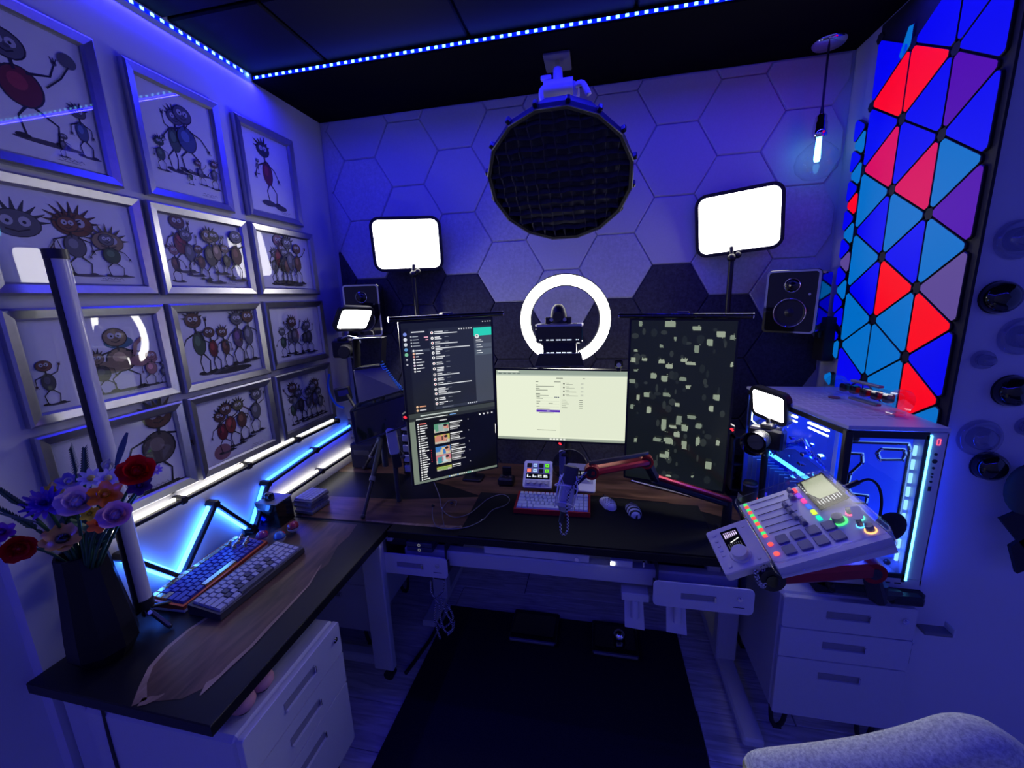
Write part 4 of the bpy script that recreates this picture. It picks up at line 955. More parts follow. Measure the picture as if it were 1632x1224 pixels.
B().tube([pc+Vector((.058*math.cos(2*PI*i/28), -.001, .058*math.sin(2*PI*i/28))) for i in range(28)], .0022, 5, closed=True).build('pop_filter_rim', M_black, t)
B().tube(smooth([pc+Vector((0, 0, -.058)), Vector((.02, .03, -.02)), Vector((.03, .01, .0))], 4), .002, 5).build('pop_filter_arm', M_black, t)
e0 = T @ Vector((0, 0, .100)); dd = [pivot(q, 1.24)-mp_ for q in ((893, 836), (894, 848), (899, 852), (904, 846), (905, 828), (903, 808), (910, 780))]
B().tube(smooth([e0]+dd+[pivot((935, 752), 1.27)-mp_], 6), .0034, 6).build('cable', M_braid, t)
ta = thing('boom_arm', 'red and black boom arm carrying the microphone, clamped to the right of the desk', 'microphone arm', pivot((940, 752), 1.29))
O = ta.location; a0 = pivot((943, 751), 1.29); a1 = pivot((1030, 735), 1.46); a2 = pivot((1044, 762), 1.52); a3 = pivot((1160, 800), 1.66)
def arm_seg(b, p, q, w_, h_, m):
    return b.bar(p-O, q-O, w_, h_, .006, m=m, ext=.012)
arm_seg(B(), a0, a1, .040, .024, M_red).build('upper_arm', parent=ta)
arm_seg(B(), a0+Vector((0, .004, .026)), a1+Vector((0, .004, .026)), .006, .016, M_black).build('cable_cover', parent=ta)
arm_seg(B(), a1, a2, .030, .03, M_black).build('elbow', parent=ta)
arm_seg(B(), a2+Vector((0, 0, .008)), a3+Vector((0, 0, .012)), .030, .018, M_red).build('lower_arm', parent=ta)
arm_seg(B(), a2+Vector((0, 0, -.012)), a3+Vector((0, 0, -.010)), .026, .024, M_black).build('lower_arm_cover', parent=ta)
for q in (a0, a1):
    B().cyl(q-O+Vector((0, -.016, 0)), q-O+Vector((0, .016, 0)), .024, n=20).build('joint', M_red, ta); B().cyl(q-O+Vector((0, -.018, 0)), q-O+Vector((0, -.014, 0)), .016, n=16).build('joint_cap', M_black, ta)
B().cyl(Vector((a3.x, a3.y, DZ+.002))-O, a3-O, .020, .017, 16).build('base_post', M_black, ta)
B().box(Vector((a3.x, a3.y, DZ+.008))-O, (.06, .07, .014), .003).build('clamp', M_black, ta)
B().tube([a0-O, mp_-O+Vector((.03, 0, .03)), mp_-O+Vector((.026, 0, 0))], .006, 8).build('mic_mount', M_black, ta)
b = B(); b.zz = 0; M2 = (a1-a0).normalized(); b.rc(-.02, -.003, .045, .005, (70, 30, 60)); o = b.build('printed_mark', attr_mat('arm_print'), ta, loc=(a0+a1)/2-O+Vector((0, -.014, 0))); o.rotation_euler = (PI/2, -math.atan2(M2.z, M2.x), math.atan2(M2.y, M2.x))
t = thing('tablet', 'slim silver tablet edge lying below the boom arm', 'tablet', P(1060, 768, DZ+.012))
B().box((0, 0, -.004), (.30, .16, .009), .003).build('body', M_steel, t); B().box((0, 0, .001), (.285, .145, .002)).build('screen', M_gloss, t); t.rotation_euler = (0, 0, math.radians(-28))
# ================================================================== MONITORS
M_screen = attr_mat('screen_image', 1.0, .18)
E_redm = emi('red_mark', (1, .03, .05), 1.6, False)
def swoosh(parent, loc, rotd=(0, 0, 0), s=.009):
    b = B(); b.add([(x*s, y*s, 0) for x, y in ((-1, .6), (-.2, .9), (.9, .5), (.1, .45), (.5, 0), (1, -.2), (.2, -.9), (-.4, -.3), (-.9, .0))], [list(range(9))], E_redm)
    return b.build('red_emblem', parent=parent, loc=loc, rotd=rotd)
def text(b, x, y, w_, h_, col, n=1, gap=.006, rg=None):
    for i in range(n):
        k = (rg or random).uniform(.45, 1) if n > 1 else 1
        b.rc(x, y-gap*i, w_*k, h_, col)
def monitor(label, loc, rotd, W, H, draw, tab, bar=None):
    t = thing('monitor', label, 'monitor', loc, rotd)
    B().box((0, 0, -.012), (W+.016, H+.016, .022), .003).build('housing', M_black, t)
    B().prism(rrect(W*.55, H*.5, .03), -.045, -.02, M_dark, ch=.006).build('rear_housing', parent=t)
    b = B(); b.ring(rrect(W+.017, H+.017, .004, 2), rrect(W+.001, H+.001, .002, 2), -.004, .0022, M_black); b.build('bezel', parent=t)
    b = B(); b.zz = 0; draw(b, W, H); b.build('screen', M_screen, t, loc=(0, 0, .0003))
    tx, ty, ta_ = tab
    b = B(); b.prism([(-.022, 0), (.022, 0), (.014, -.016), (-.014, -.016)], -.016, .004, M_black, ch=.001); o = b.build('chin_tab', parent=t, loc=(tx, ty, 0), rotd=(0, 0, ta_))
    swoosh(o, (0, -.0075, .0045), (0, 0, -ta_), .008)
    if bar:
        l = thing('monitor_light_bar', bar, 'light bar', loc, rotd, 'light bars on top of the monitors'); y = H/2+.020
        B().cyl((-.245, y, .022), (.245, y, .022), .0105, n=14).build('tube', M_gloss, l)
        for s in (-1, 1): B().cyl((s*.245, y, .022), (s*.249, y, .022), .0112, n=14).build('end_cap', M_chrome, l)
        B().box((0, y+.005, -.012), (.05, .022, .05), .004).build('clip', M_black, l)
        B().cyl((.05, y-.004, .0324), (.05, y-.004, .0334), .0015, n=8).build('sensor', M_white, l)
    return t
def draw_left(b, W, H):
    rg = random.Random(5); x0, y1 = -W/2, H/2; sp = -.03
    b.rc(x0, sp, W, y1-sp, (34, 38, 48)); b.rc(x0, y1-.028, W, .028, (22, 25, 32)); b.rc(x0, sp, .028, y1-sp-.02, (18, 20, 28))
    b.rc(x0+.028, sp, .085, y1-sp-.028, (26, 29, 38)); b.rc(W/2-.085, sp+.01, .085, y1-sp-.045, (66, 72, 84)); b.rc(W/2-.085, y1-.072, .085, .036, (40, 205, 180))
    b.card(circ(.0095, 16, W/2-.07, y1-.074), (225, 225, 225)); b.card(circ(.004, 10, W/2-.07, y1-.072), (90, 90, 90))
    text(b, W/2-.076, y1-.093, .026, .004, (230, 232, 236)); text(b, W/2-.076, y1-.100, .034, .003, (205, 208, 214)); b.rc(W/2-.080, y1-.125, .078, .018, (82, 90, 104)); b.rc(W/2-.080, y1-.158, .078, .026, (82, 92, 104))
    for i in range(4): text(b, W/2-.074, y1-.114-.010*i-(.006 if i > 1 else 0), .022+.006*(i % 2), .003, (225, 228, 232))
    for i in range(7): b.card(circ(.0075 if i < 5 else .004, 12, x0+.014, y1-.045-.021*i), [(120, 140, 220), (215, 220, 230), (200, 205, 215), (90, 140, 190), (120, 190, 150), (190, 190, 200), (180, 180, 190)][i])
    text(b, x0+.040, y1-.040, .055, .0045, (220, 222, 228))
    for i in range(4): b.card(circ(.003, 8, x0+.038, y1-.056-.013*i), (200, 205, 214)); text(b, x0+.044, y1-.058-.013*i, rg.uniform(.012, .03), .0035, (150, 156, 168))
    b.rc(x0+.092, y1-.064, .017, .005, (240, 170, 190)); b.rc(x0+.098, y1-.074, .011, .004, (240, 170, 190)); b.rc(x0+.036, y1-.121, .076, .011, (60, 66, 80))
    for i in range(8): b.card(circ(.0045, 10, x0+.044, y1-.115-.0125*i), [(235, 235, 238), (230, 180, 150), (220, 150, 140), (225, 225, 230), (230, 230, 235), (220, 200, 220), (235, 235, 235), (200, 200, 200)][i]); text(b, x0+.052, y1-.117-.0125*i, rg.uniform(.012, .035), .0035, (225, 228, 234))
    y = y1-.045
    for i in range(15):
        b.card(circ(.0062, 12, x0+.126, y), (240, 240, 242)); b.card(circ(.003, 8, x0+.126, y), rg.choice([(60, 60, 70), (200, 60, 60), (120, 90, 80)])); b.rc(x0+.137, y+.0015, rg.uniform(.018, .04), .0036, (235, 236, 240)); b.rc(x0+.180, y+.002, .018, .002, (120, 126, 138))
        b.rc(x0+.137, y-.006, rg.choice([.02, .03, .045, .1, .155, .03]), .0038, (215, 218, 224))
        if i % 4 == 3: b.rc(x0+.137, y-.012, .03, .0036, (215, 218, 224))
        y -= rg.uniform(.019, .026)
    for i in range(6): b.rc(W/2-.155+.011*i, y1-.038, .005, .005, (225, 226, 230))
    for i in range(4): b.rc(W/2-.045+.012*i, y1-.012, .005, .004, (200, 202, 208))
    b.rc(x0+.12, sp+.006, W-.21, .012, (48, 53, 66)); text(b, x0+.15, sp+.010, .05, .0026, (130, 136, 150))
    for i in range(5): b.card(circ(.003, 8, W/2-.128+.010*i, sp+.013), (210, 214, 222))
    for i in range(2): b.card(circ(.005, 10, x0+.04, sp+.028-.016*i), (230, 190, 150)); text(b, x0+.05, sp+.026-.016*i, .028, .004, (240, 170, 130) if i == 0 else (220, 220, 225))
    # lower window
    b.rc(x0, -H/2, W, sp+H/2, (8, 9, 10)); b.rc(x0, sp-.020, W, .020, (58, 64, 62)); b.rc(x0, sp-.034, W, .014, (38, 42, 42)); b.rc(x0+.05, sp-.016, .17, .005, (190, 200, 195)); b.rc(x0+.03, sp-.029, .14, .0035, (220, 225, 222)); b.rc(x0+.18, sp-.028, .03, .003, (120, 170, 230))
    b.rc(x0, -H/2, .024, sp+H/2-.034, (118, 130, 116)); b.rc(x0, -H/2, W, .010, (112, 124, 112))
    for i in range(12): b.rc(W/2-.24+.010*i, -H/2+.003, .006, .005, rg.choice([(230, 235, 235), (90, 200, 190), (110, 150, 220), (235, 235, 220)]))
    for g, (yy, n) in enumerate(((sp-.050, 5), (sp-.106, 7), (sp-.175, 10), (sp-.275, 4))):
        for i in range(n):
            b.card(circ(.0034, 8, x0+.036, yy-.0105*i), (235, 235, 235)); b.rc(x0+.043, yy-.0105*i-.0018, rg.uniform(.014, .034), .0042, (235, 236, 236) if not (g == 0 and i == 0) else (235, 120, 110))
            if g == 2 and i < 6: b.card(circ(.0018, 6, x0+.085, yy-.0105*i-.002), (220, 40, 60))
    ys = [sp-.060, sp-.112, sp-.166, sp-.207, sp-.262]
    pal = [((90, 150, 120), (205, 120, 110), (150, 170, 165)), ((190, 180, 90), (200, 130, 110), (70, 50, 45)), ((60, 120, 190), (210, 190, 150), (190, 140, 110)), ((200, 120, 130), (190, 210, 215), (60, 140, 150)), ((205, 205, 90), (140, 170, 90), (210, 190, 180))]
    for i, y in enumerate(ys):
        h_ = .040 if i < 4 else .018; yb = y-h_
        b.rc(x0+.104, yb, .068, h_, pal[i][0]); b.rc(x0+.104, yb, .068, h_*.4, (190, 185, 170))
        for k in range(7):
            c = pal[i][rg.randrange(3)]; ww = rg.uniform(.010, .026); hh = rg.uniform(.3, .8)*h_; xx = x0+.104+rg.uniform(0, .066-ww); b.rc(xx, yb+rg.uniform(0, h_-hh), ww, hh, c)
        if i < 4: b.card(circ(.0085, 12, x0+.155, yb+h_*.55), (205, 150, 130)); b.card(circ(.0085, 12, x0+.155, yb+h_*.75, .006), (40, 30, 30))
        for k in range(5 if i < 4 else 2): b.rc(x0+.176, y-.004-.0078*k, rg.uniform(.03, .07), .0045 if k % 3 == 0 else .003, (235, 235, 236) if k % 3 == 0 else (175, 175, 178))
        b.rc(x0+.262, y-.003, .002, .005, (220, 220, 220))
    text(b, x0+.13, sp-.046, .034, .0035, (220, 220, 220)); b.rc(W/2-.004, sp-.15, .003, .045, (235, 235, 235))
    for i in range(4): b.card(circ(.004, 10, W/2-.018-.020*i, sp-.046), (225, 225, 225))
def draw_mid(b, W, H):
    x0, y0 = -W/2, -H/2; b.rc(x0, y0, W, H, (233, 240, 214)); b.rc(x0, H/2-.020, W, .020, (150, 164, 150)); b.rc(x0, H/2-.026, W, .006, (186, 198, 182)); b.rc(x0+.006, H/2-.010, .10, .007, (225, 232, 215))
    for i in range(5): b.rc(x0+.012+.022*i, H/2-.018, .014, .004, (90, 100, 95))
    b.rc(x0, y0, W, .012, (150, 160, 145))
    for i in range(5): b.rc(-.05+.016*i, y0+.002, .010, .008, (238, 240, 230))
    b.rc(-.003, y0+.02, W*.5-.0, H-.05, (226, 233, 208)); g = (110, 116, 104)
    for y, x, w_, h_ in ((.115, -.115, .012, .004), (.115, -.03, .03, .003), (.10, -.115, .010, .003), (.094, -.115, .085, .0025), (.083, -.115, .018, .003), (.075, -.115, .055, .003), (.056, -.115, .020, .0045), (.050, -.115, .06, .0022), (.042, -.112, .016, .003), (.035, -.112, .03, .0025), (.022, -.112, .018, .0025), (.012, -.112, .012, .0025), (.012, -.055, .02, .0025), (-.004, -.112, .015, .0025), (-.016, -.110, .060, .0025), (-.034, -.100, .07, .0022), (-.12, -.11, .09, .0025), (.132, -.02, .03, .0035), (.132, .10, .010, .003)):
        b.rc(x, y, w_, h_, g)
    for y in (.046, .030, .016, .002): b.rc(-.115, y-.006, .11, .0008, (190, 196, 176))
    for i in range(4):
        y = .108-.018*i; b.rc(.012, y-.002, .006, .006, (30, 30, 30)); b.rc(.022, y+.003, .018, .0025, g); b.rc(.026, y-.003, .03+.008*i, .0022, (150, 155, 140)); b.rc(.092, y-.003, .012, .008, (200, 206, 188))
    for i in range(5): b.rc(.006, .030-.009*i, .02+.006*(i % 3), .0026, g); b.rc(.086, .030-.009*i, .016, .0026, g)
    for i in range(3): b.rc(-.028+.008*i, .042, .006, .004, (60, 70, 100))
    b.rc(-.112, -.029, .11, .011, (86, 40, 178)); b.rc(-.064, -.025, .014, .0028, (210, 200, 240))
def draw_right(b, W, H):
    rg = random.Random(3); b.rc(-W/2, -H/2, W, H, (16, 21, 22))
    for i in range(70):
        x, y = rg.uniform(-.46, .44), rg.uniform(-.46, .46); c = rg.choice([(34, 40, 40), (28, 34, 34), (44, 50, 48)])
        b.card(circ(rg.uniform(.004, .016), 8, x*W, y*H, rg.uniform(.006, .02)), c)
    L = [(95,98,25,35),(290,103,75,38),(455,133,65,30),(600,168,55,40),(668,188,30,35),(325,190,18,30),(238,232,25,22),(535,222,40,50),(457,250,35,50),(70,258,28,15),(52,312,38,38),(128,313,38,22),(243,325,45,24),(288,355,50,35),(380,318,45,24),(420,340,65,18),(192,418,45,45),(258,428,42,45),(373,432,48,24),(660,348,15,28),(405,483,30,20),(72,378,28,12),(50,440,45,40),(145,530,42,32),(90,550,22,40),(273,530,48,24),(570,543,42,45),(340,592,30,25),(540,615,30,40),(52,605,28,40),(160,625,35,45),(260,725,40,80),(310,733,50,22),(350,690,38,60),(385,740,45,45),(420,668,60,28),(465,725,38,35),(340,780,50,38),(220,818,65,24),(285,825,60,45),(380,850,35,55),(460,820,30,55),(575,825,28,40),(78,820,20,28),(260,925,65,30),(278,910,30,50),(520,975,48,50),(285,1055,35,12),(425,1055,15,12)]
    for x, y, w_, h_ in L:
        lf = 35-25*(y-75)/1000; rt = 700-110*(y-95)/1065; fx = (x-lf)/(rt-lf); tp_ = 75+.03*(x-35); bt = tp_+1000+65*fx; fy = (y-tp_)/(bt-tp_)
        X, Y = (fx-.5)*W, (.5-fy)*H; ww, hh = w_/650*W, h_/1030*H; c = rg.choice([(138, 150, 130), (150, 160, 140), (120, 132, 116)])
        for k in range(4):
            a, d_ = rg.uniform(.5, .9), rg.uniform(.4, .8); b.rc(X-ww/2+rg.uniform(0, 1-a)*ww, Y-hh/2+rg.uniform(0, 1-d_)*hh, ww*a, hh*d_, c)
        for k in range(4): s = .0035; b.rc(X+rg.uniform(-.55, .5)*ww, Y+rg.uniform(-.6, .5)*hh, s, s, c)
monL = monitor('tall upright monitor on the left showing a chat window above a list of videos', (-.627, 1.683, 1.257), (91.1, 0, 37.3), .398, .708, draw_left, (-.206, -.040, -90), 'black light bar on top of the left upright monitor')
monR = monitor('tall upright monitor on the right showing pale blocks on black', (.331, 1.781, 1.229), (89.6, .9, -13.7), .398, .708, draw_right, (.206, -.08, 90), 'black light bar on top of the right upright monitor')
monC = monitor('wide middle monitor showing a nearly white page with a purple button', (-.165, 1.861, 1.194), (91.0, 1.1, 1.8), .603, .339, draw_mid, (.0, -.177, 0))
def mon_arm(label, x, y, z, tx, ty):
    t = thing('monitor_stand', label, 'monitor stand', (x, y, DZ+.002))
    B().prism(rrect(.11, .09, .015), 0, .012, M_black, ch=.003).build('base_plate', parent=t)
    B().cyl((0, 0, .01), (0, 0, z-DZ+.03), .017, n=16).build('post', M_dark, t)
    B().cyl((0, 0, z-DZ-.04), (0, 0, z-DZ+.02), .024, n=16).build('collar', M_black, t)
    B().bar((0, 0, z-DZ), (tx-x, ty-y, z-DZ), .03, .04, .006).build('arm', M_black, t)
    return t
mon_arm('black post and arm behind the left upright monitor', -.66, 2.02, 1.24, -.655, 1.73)
mon_arm('black post and arm behind the middle monitor', -.15, 2.12, 1.19, -.166, 1.91)
mon_arm('black post and arm behind the right upright monitor', .42, 2.06, 1.22, .342, 1.835)
p = at(893, 735, 1, 1.95)
t = thing('cable_tower', 'pale post with black clip under the middle monitor', 'post', (-.165, 1.93, ZT)); B().box((0, 0, .11), (.030, .02, .215), .004).build('post', pr('lilac_post', (.30, .30, .62), .4), t); B().box((.012, -.015, .20), (.03, .02, .012), .002).build('clip', M_black, t); B().box((0, 0, .004), (.09, .06, .008), .002).build('base', M_dark, t)
t = thing('webcam', 'tiny black camera with glossy lens on the right end of the middle monitor', 'camera', at(986, 581, 1, 1.85)); B().box((0, 0, .004), (.036, .022, .034), .006).build('body', M_gloss, t); B().cyl((0, -.009, .0), (0, -.016, .0), .010, n=16).build('lens', M_chrome, t); B().box((0, .006, -.022), (.02, .012, .02), .002).build('clip', M_black, t)
# ================================================================== LIGHTS
def key_light(label, c, rotd, W, H, wall=True, name='panel_light', em=None, pole=None, th=.022):
    t = thing(name, label, 'studio light', c, rotd)
    b = B(); b.prism(rrect(W+.032, H+.032, min(W, H)*.14+.016, 6), -th, -.001, M_black, ch=.002); b.build('housing', parent=t)
    b = B(); b.ring(rrect(W+.032, H+.032, min(W, H)*.14+.016, 6), rrect(W, H, min(W, H)*.14, 6), -.004, .004, M_matte); b.build('rim', parent=t)
    b = B(); b.prism(rrect(W, H, min(W, H)*.14, 6), -.001, .001, em or M_lamp); b.build('diffuser', parent=t)
    return t
kl = key_light('large white panel light on the left, above the left monitor', (-.998, 2.150, 1.9965), (98, 0, 16), .340, .246)
kr = key_light('large white panel light on the right, above the right monitor', (.632, 2.175, 2.003), (96, -3.5, -18), .330, .252)
def mount(t, ball_px, y, base_x, label):
    p = at(*ball_px, 1, y); m = thing('light_mount', label, 'light stand', p)
    B().ball((0, 0, 0), .020, 14, 10).build('ball_head', M_black, m); B().ball((.026, 0, .012), .016, 12, 8).build('knob', M_black, m)
    B().cyl((0, 0, 0), (0, .015, .05), .010, n=12).build('neck', M_black, m); B().cyl((.0, .0, 0), (0, .02, DZ+.003-p.z), .012, n=14).build('pole', M_black, m)
    B().prism(rrect(.07, .06, .01), 0, .02, M_black, ch=.003).build('desk_clamp', parent=m, loc=(0, .02, DZ+.003-p.z))
mount(kl, (659, 437), 2.14, 0, 'black pole and ball head under the left panel light'); mount(kr, (1166, 411), 2.18, 0, 'black pole and ball head under the right panel light')
# ring light with the box stack in front of it
t = thing('ring_light', 'large glowing ring light above the middle monitor', 'ring light', (-.150, 1.985, 1.583), (97, 0, 3))
B().ring(circ(.211, 64), circ(.166, 64), -.001, .006, M_lampr).build('diffuser', parent=t); B().ring(circ(.216, 64), circ(.160, 64), -.028, -.001, M_black).build('housing', parent=t)
B().box((0, -.235, -.03), (.05, .09, .03), .004).build('bracket', M_black, t)
t = thing('light_mount', 'black pole carrying the ring light behind the middle monitor', 'light stand', (-.149, 2.045, DZ+.003)); B().cyl((0, 0, 0), (0, 0, .64), .012, n=14).build('pole', M_black, t); B().box((0, 0, .01), (.07, .06, .02), .003).build('desk_clamp', M_black, t)
E_dot = emi('status_dots', (.75, .85, 1), 1.8, False)
t = thing('stacked_docking_box', 'black two-tier box with rows of tiny white lights, in front of the ring light', 'electronic box', (-.168, 1.885, 1.385))
B().add([(-.112, -.03, 0), (.112, -.03, 0), (.100, -.03, .058), (-.092, -.03, .058), (-.100, .03, 0), (.100, .03, 0), (.090, .03, .058), (-.085, .03, .058)], [(0, 1, 2, 3), (5, 4, 7, 6), (0, 3, 7, 4), (1, 5, 6, 2), (3, 2, 6, 7), (0, 4, 5, 1)], M_gloss).build('lower_hood', parent=t)
B().tube([(-.112, -.031, 0), (.112, -.031, 0), (.100, -.031, .058), (-.092, -.031, .058)], .0018, 4, closed=True).build('hood_edge', M_grey, t)
B().box((.002, .0, .085), (.150, .06, .062), .004).build('waist', M_black, t); B().prism(rrect(.210, .075, .012), -.030, .030, M_gloss, M=rot(90, 0, 0, (0, -.002, .142)), ch=.004).build('upper_box', parent=t)
B().prism(rrect(.212, .10, .012), 0, .010, M_steel, M=Matrix.Translation((0, .012, .180)), ch=.002).build('top_plate', parent=t)
for z, y in ((.062, -.0315), (.120, -.0345)):
    b = B()
    for i in range(26):
        x = -.055+.0044*i
        if i in (3, 8, 9, 15, 20): continue
        b.box((x, y, z), (.0026, .002, .0045))
    for x in (-.085, -.078, .078, .086): b.box((x, y, z), (.004, .002, .004))
    b.build('light_row', E_dot, t)
for x in (-.07, .07): B().box((x, -.005, .191), (.018, .012, .002)).build('vent', M_dark, t)
t = thing('ring_camera', 'black camera on a bracket inside the ring light', 'camera', (-.172, 1.90, 1.578))
B().lathe([(.0, .085), (.018, .082), (.030, .066), (.038, .035), (.040, 0)], 20, M_black, flat=.8).build('body', parent=t); B().cyl((0, -.025, .03), (0, -.045, .03), .022, n=20).build('lens', M_gloss, t)
for s in (-1, 1): B().box((s*.048, -.01, .012), (.022, .03, .03), .003).build('side_clamp', M_black, t); B().cyl((s*.030, -.03, .016), (s*.030, -.036, .016), .008, n=12).build('screw', M_steel, t)
# softbox on the ceiling
n_ = Vector((-.02, -.66, -.75)).normalized(); sc_ = at(892, 282, 1, 1.80)
t = thing('softbox', 'round black softbox with a fabric grid hanging from the black ceiling board', 'studio light', sc_)
Tm = frame((0, 0, 0), n_); R = .288; NN = 16
out = circ(R, NN, a0=PI/NN); mid = circ(R*.99, NN, a0=PI/NN); bk_ = circ(.085, NN, a0=PI/NN)
M_sb = pr('softbox_cloth', (.006, .006, .007), .7, bump=.1); M_navy = pr('softbox_back_cloth', (.022, .022, .05), .5)
b = B(); v = [(x, y, 0) for x, y in out]+[(x*.78, y*.78, -.16) for x, y in out]+[(x, y, -.28) for x, y in bk_]
b.add(v, [(k*NN+i, (k+1)*NN+i, (k+1)*NN+(i+1) % NN, k*NN+(i+1) % NN) for k in range(2) for i in range(NN)], M_navy, M=Tm); b.add([(x, y, -.28) for x, y in bk_], [list(range(NN))[::-1]], M_navy, M=Tm); b.build('shell', parent=t)
b = B(); b.ring(out, circ(R*.955, NN, a0=PI/NN), 0, .035, M_sb, Tm); b.build('front_band', parent=t)
b = B(); b.add([(x*.95, y*.95, -.01) for x, y in out], [list(range(NN))], pr('softbox_diffuser', (.10, .10, .13), .8), M=Tm); b.build('diffuser_cloth', parent=t)
b = B(); g = .046
for ax in (0, 1):
    k = -6
    while k <= 6:
        o_ = k*g; h = (max(0, (R*.95)**2-o_**2))**.5
        if h > .03:
            N = 14; vv = []
            for i in range(N+1):
                s = -h+2*h*i/N; wv = .004*math.sin(s*60+k) ; p_ = (o_+wv, s) if ax == 0 else (s, o_+wv)
                vv += [(p_[0], p_[1], .0), (p_[0], p_[1], .034)]
            b.add(vv, [(2*i, 2*i+2, 2*i+3, 2*i+1) for i in range(N)], None, M=Tm)
        k += 1
b.build('grid', pr('grid_cloth', (.09, .09, .10), .75), t)
for i in range(NN):
    a = PI/NN+2*PI*i/NN; c, s = math.cos(a), math.sin(a)
    b = B(); b.box((0, 0, 0), (.026, .016, .03), .003, Tm @ Matrix.Translation((R*1.0*c, R*1.0*s, .005)) @ rot(0, 0, math.degrees(a))); b.build('rod_clip', M_black, t)
b = B()
for i in range(NN):
    a, c_ = out[i], out[(i+1) % NN]; b.tube([Tm @ Vector((a[0], a[1], .036)), Tm @ Vector((c_[0], c_[1], .036))], .0022, 5)
b.build('rim_piping', M_grey, t)
bk = Tm @ Vector((0, 0, -.30)); B().cyl(Tm @ Vector((0, 0, -.27)), Tm @ Vector((0, 0, -.33)), .095, n=24).build('speed_ring', M_black, t)
B().prism(rrect(.10, .12, .02), -.52, -.33, M_white, M=Tm, ch=.004).build('lamp_body', parent=t)
mp2 = at(888, 92, 2, 2.674)
t2 = thing('ceiling_mount', 'white clamp and stud holding the softbox to the ceiling board', 'ceiling mount', mp2); q = at(890, 140, 1, 1.93)-mp2
B().box((0, .02, -.006), (.11, .14, .012), .003).build('plate', M_grey, t2)
B().cyl((0, 0, -.012), (q.x*.5, q.y*.5, q.z*.55), .010, n=14).build('stud', M_chrome, t2); B().cyl((q.x*.4, q.y*.4, q.z*.4), (q.x*.9, q.y*.9, q.z*.95), .019, .022, 16).build('socket', M_white, t2)
B().box((-.045, q.y*.6, q.z*.62), (.045, .016, .02), .004).build('wing_knob', M_white, t2)
B().cyl((q.x-.06, q.y, q.z), (q.x+.06, q.y, q.z), .032, n=20).build('tilt_hub', M_white, t2); B().prism(rrect(.17, .075, .03), -.02, .02, M_white, M=rot(90, 0, 0, (q.x, q.y+.03, q.z-.01)), ch=.006).build('yoke', parent=t2)
B().tube(smooth([Vector((q.x+.07, q.y, q.z)), Vector((q.x+.10, q.y-.01, q.z+.0)), Vector((q.x+.125, q.y-.01, q.z-.045))], 4), .012, 10).build('handle', M_white, t2)
bq = sc_+(Tm @ Vector((0, 0, -.42)))-mp2; B().bar((q.x-.04, q.y, q.z-.02), (bq.x-.04, bq.y, bq.z), .02, .03, .004).build('arm', M_white, t2); B().bar((q.x+.04, q.y, q.z-.02), (bq.x+.04, bq.y, bq.z), .02, .03, .004).build('arm', M_white, t2)
# pendant bulb
pc_ = at(1322, 66, 2, 2.672); yb = pc_.y
t = thing('pendant_bulb', 'big clear bulb glowing ice blue on a black cord from a round ceiling plate', 'pendant lamp', pc_)
hk = lambda px, py: at(px, py, 1, yb)-pc_
s0, s1, s2, s3 = hk(1309, 182), hk(1304, 232), hk(1300, 276), hk(1302, 290)
B().lathe([(.062, 0), (.062, -.006), (.054, -.014), (.0, -.016)][::-1], 28).build('ceiling_plate', M_chrome, t)
s0.x = s1.x = 0; s0.y = s1.y = 0; s2 = Vector((0, 0, s2.z)); s3 = Vector((0, 0, s3.z)); L = s1.z
B().cyl((0, 0, -.014), (0, 0, s0.z), .0045, n=8).build('cord', M_black, t); B().cyl((0, 0, s0.z-.0), (0, 0, s0.z+.03), .008, .005, n=12).build('cord_grip', M_black, t)
b = B(); b.lathe([(.014, s0.z), (.022, s0.z-.01), (.022, s0.z-.03), (.026, s0.z-.034), (.026, s0.z-.06), (.028, s0.z-.062), (.028, s0.z-.088), (.024, s0.z-.092)][::-1], 24); b.build('socket', M_chrome, t)
zt = s0.z-.092; b = B(); b.lathe([(.016, zt), (.018, zt-.012), (.045, zt-.03), (.074, zt-.062), (.082, zt-.095), (.074, zt-.128), (.045, zt-.156), (.0, zt-.168)][::-1], 32, clear('bulb_glass', (.96, .96, 1), .02, 1.5)); b.build('glass', parent=t)
B().cyl((0, 0, zt), (0, 0, zt-.075), .010, .012, 14).build('filament_tube', emi('bulb_core', (.16, .62, 1), 7), t); B().cyl((0, 0, zt-.078), (0, 0, zt-.092), .013, .009, 14).build('filament_tip', emi('bulb_core', (.16, .62, 1), 7), t)
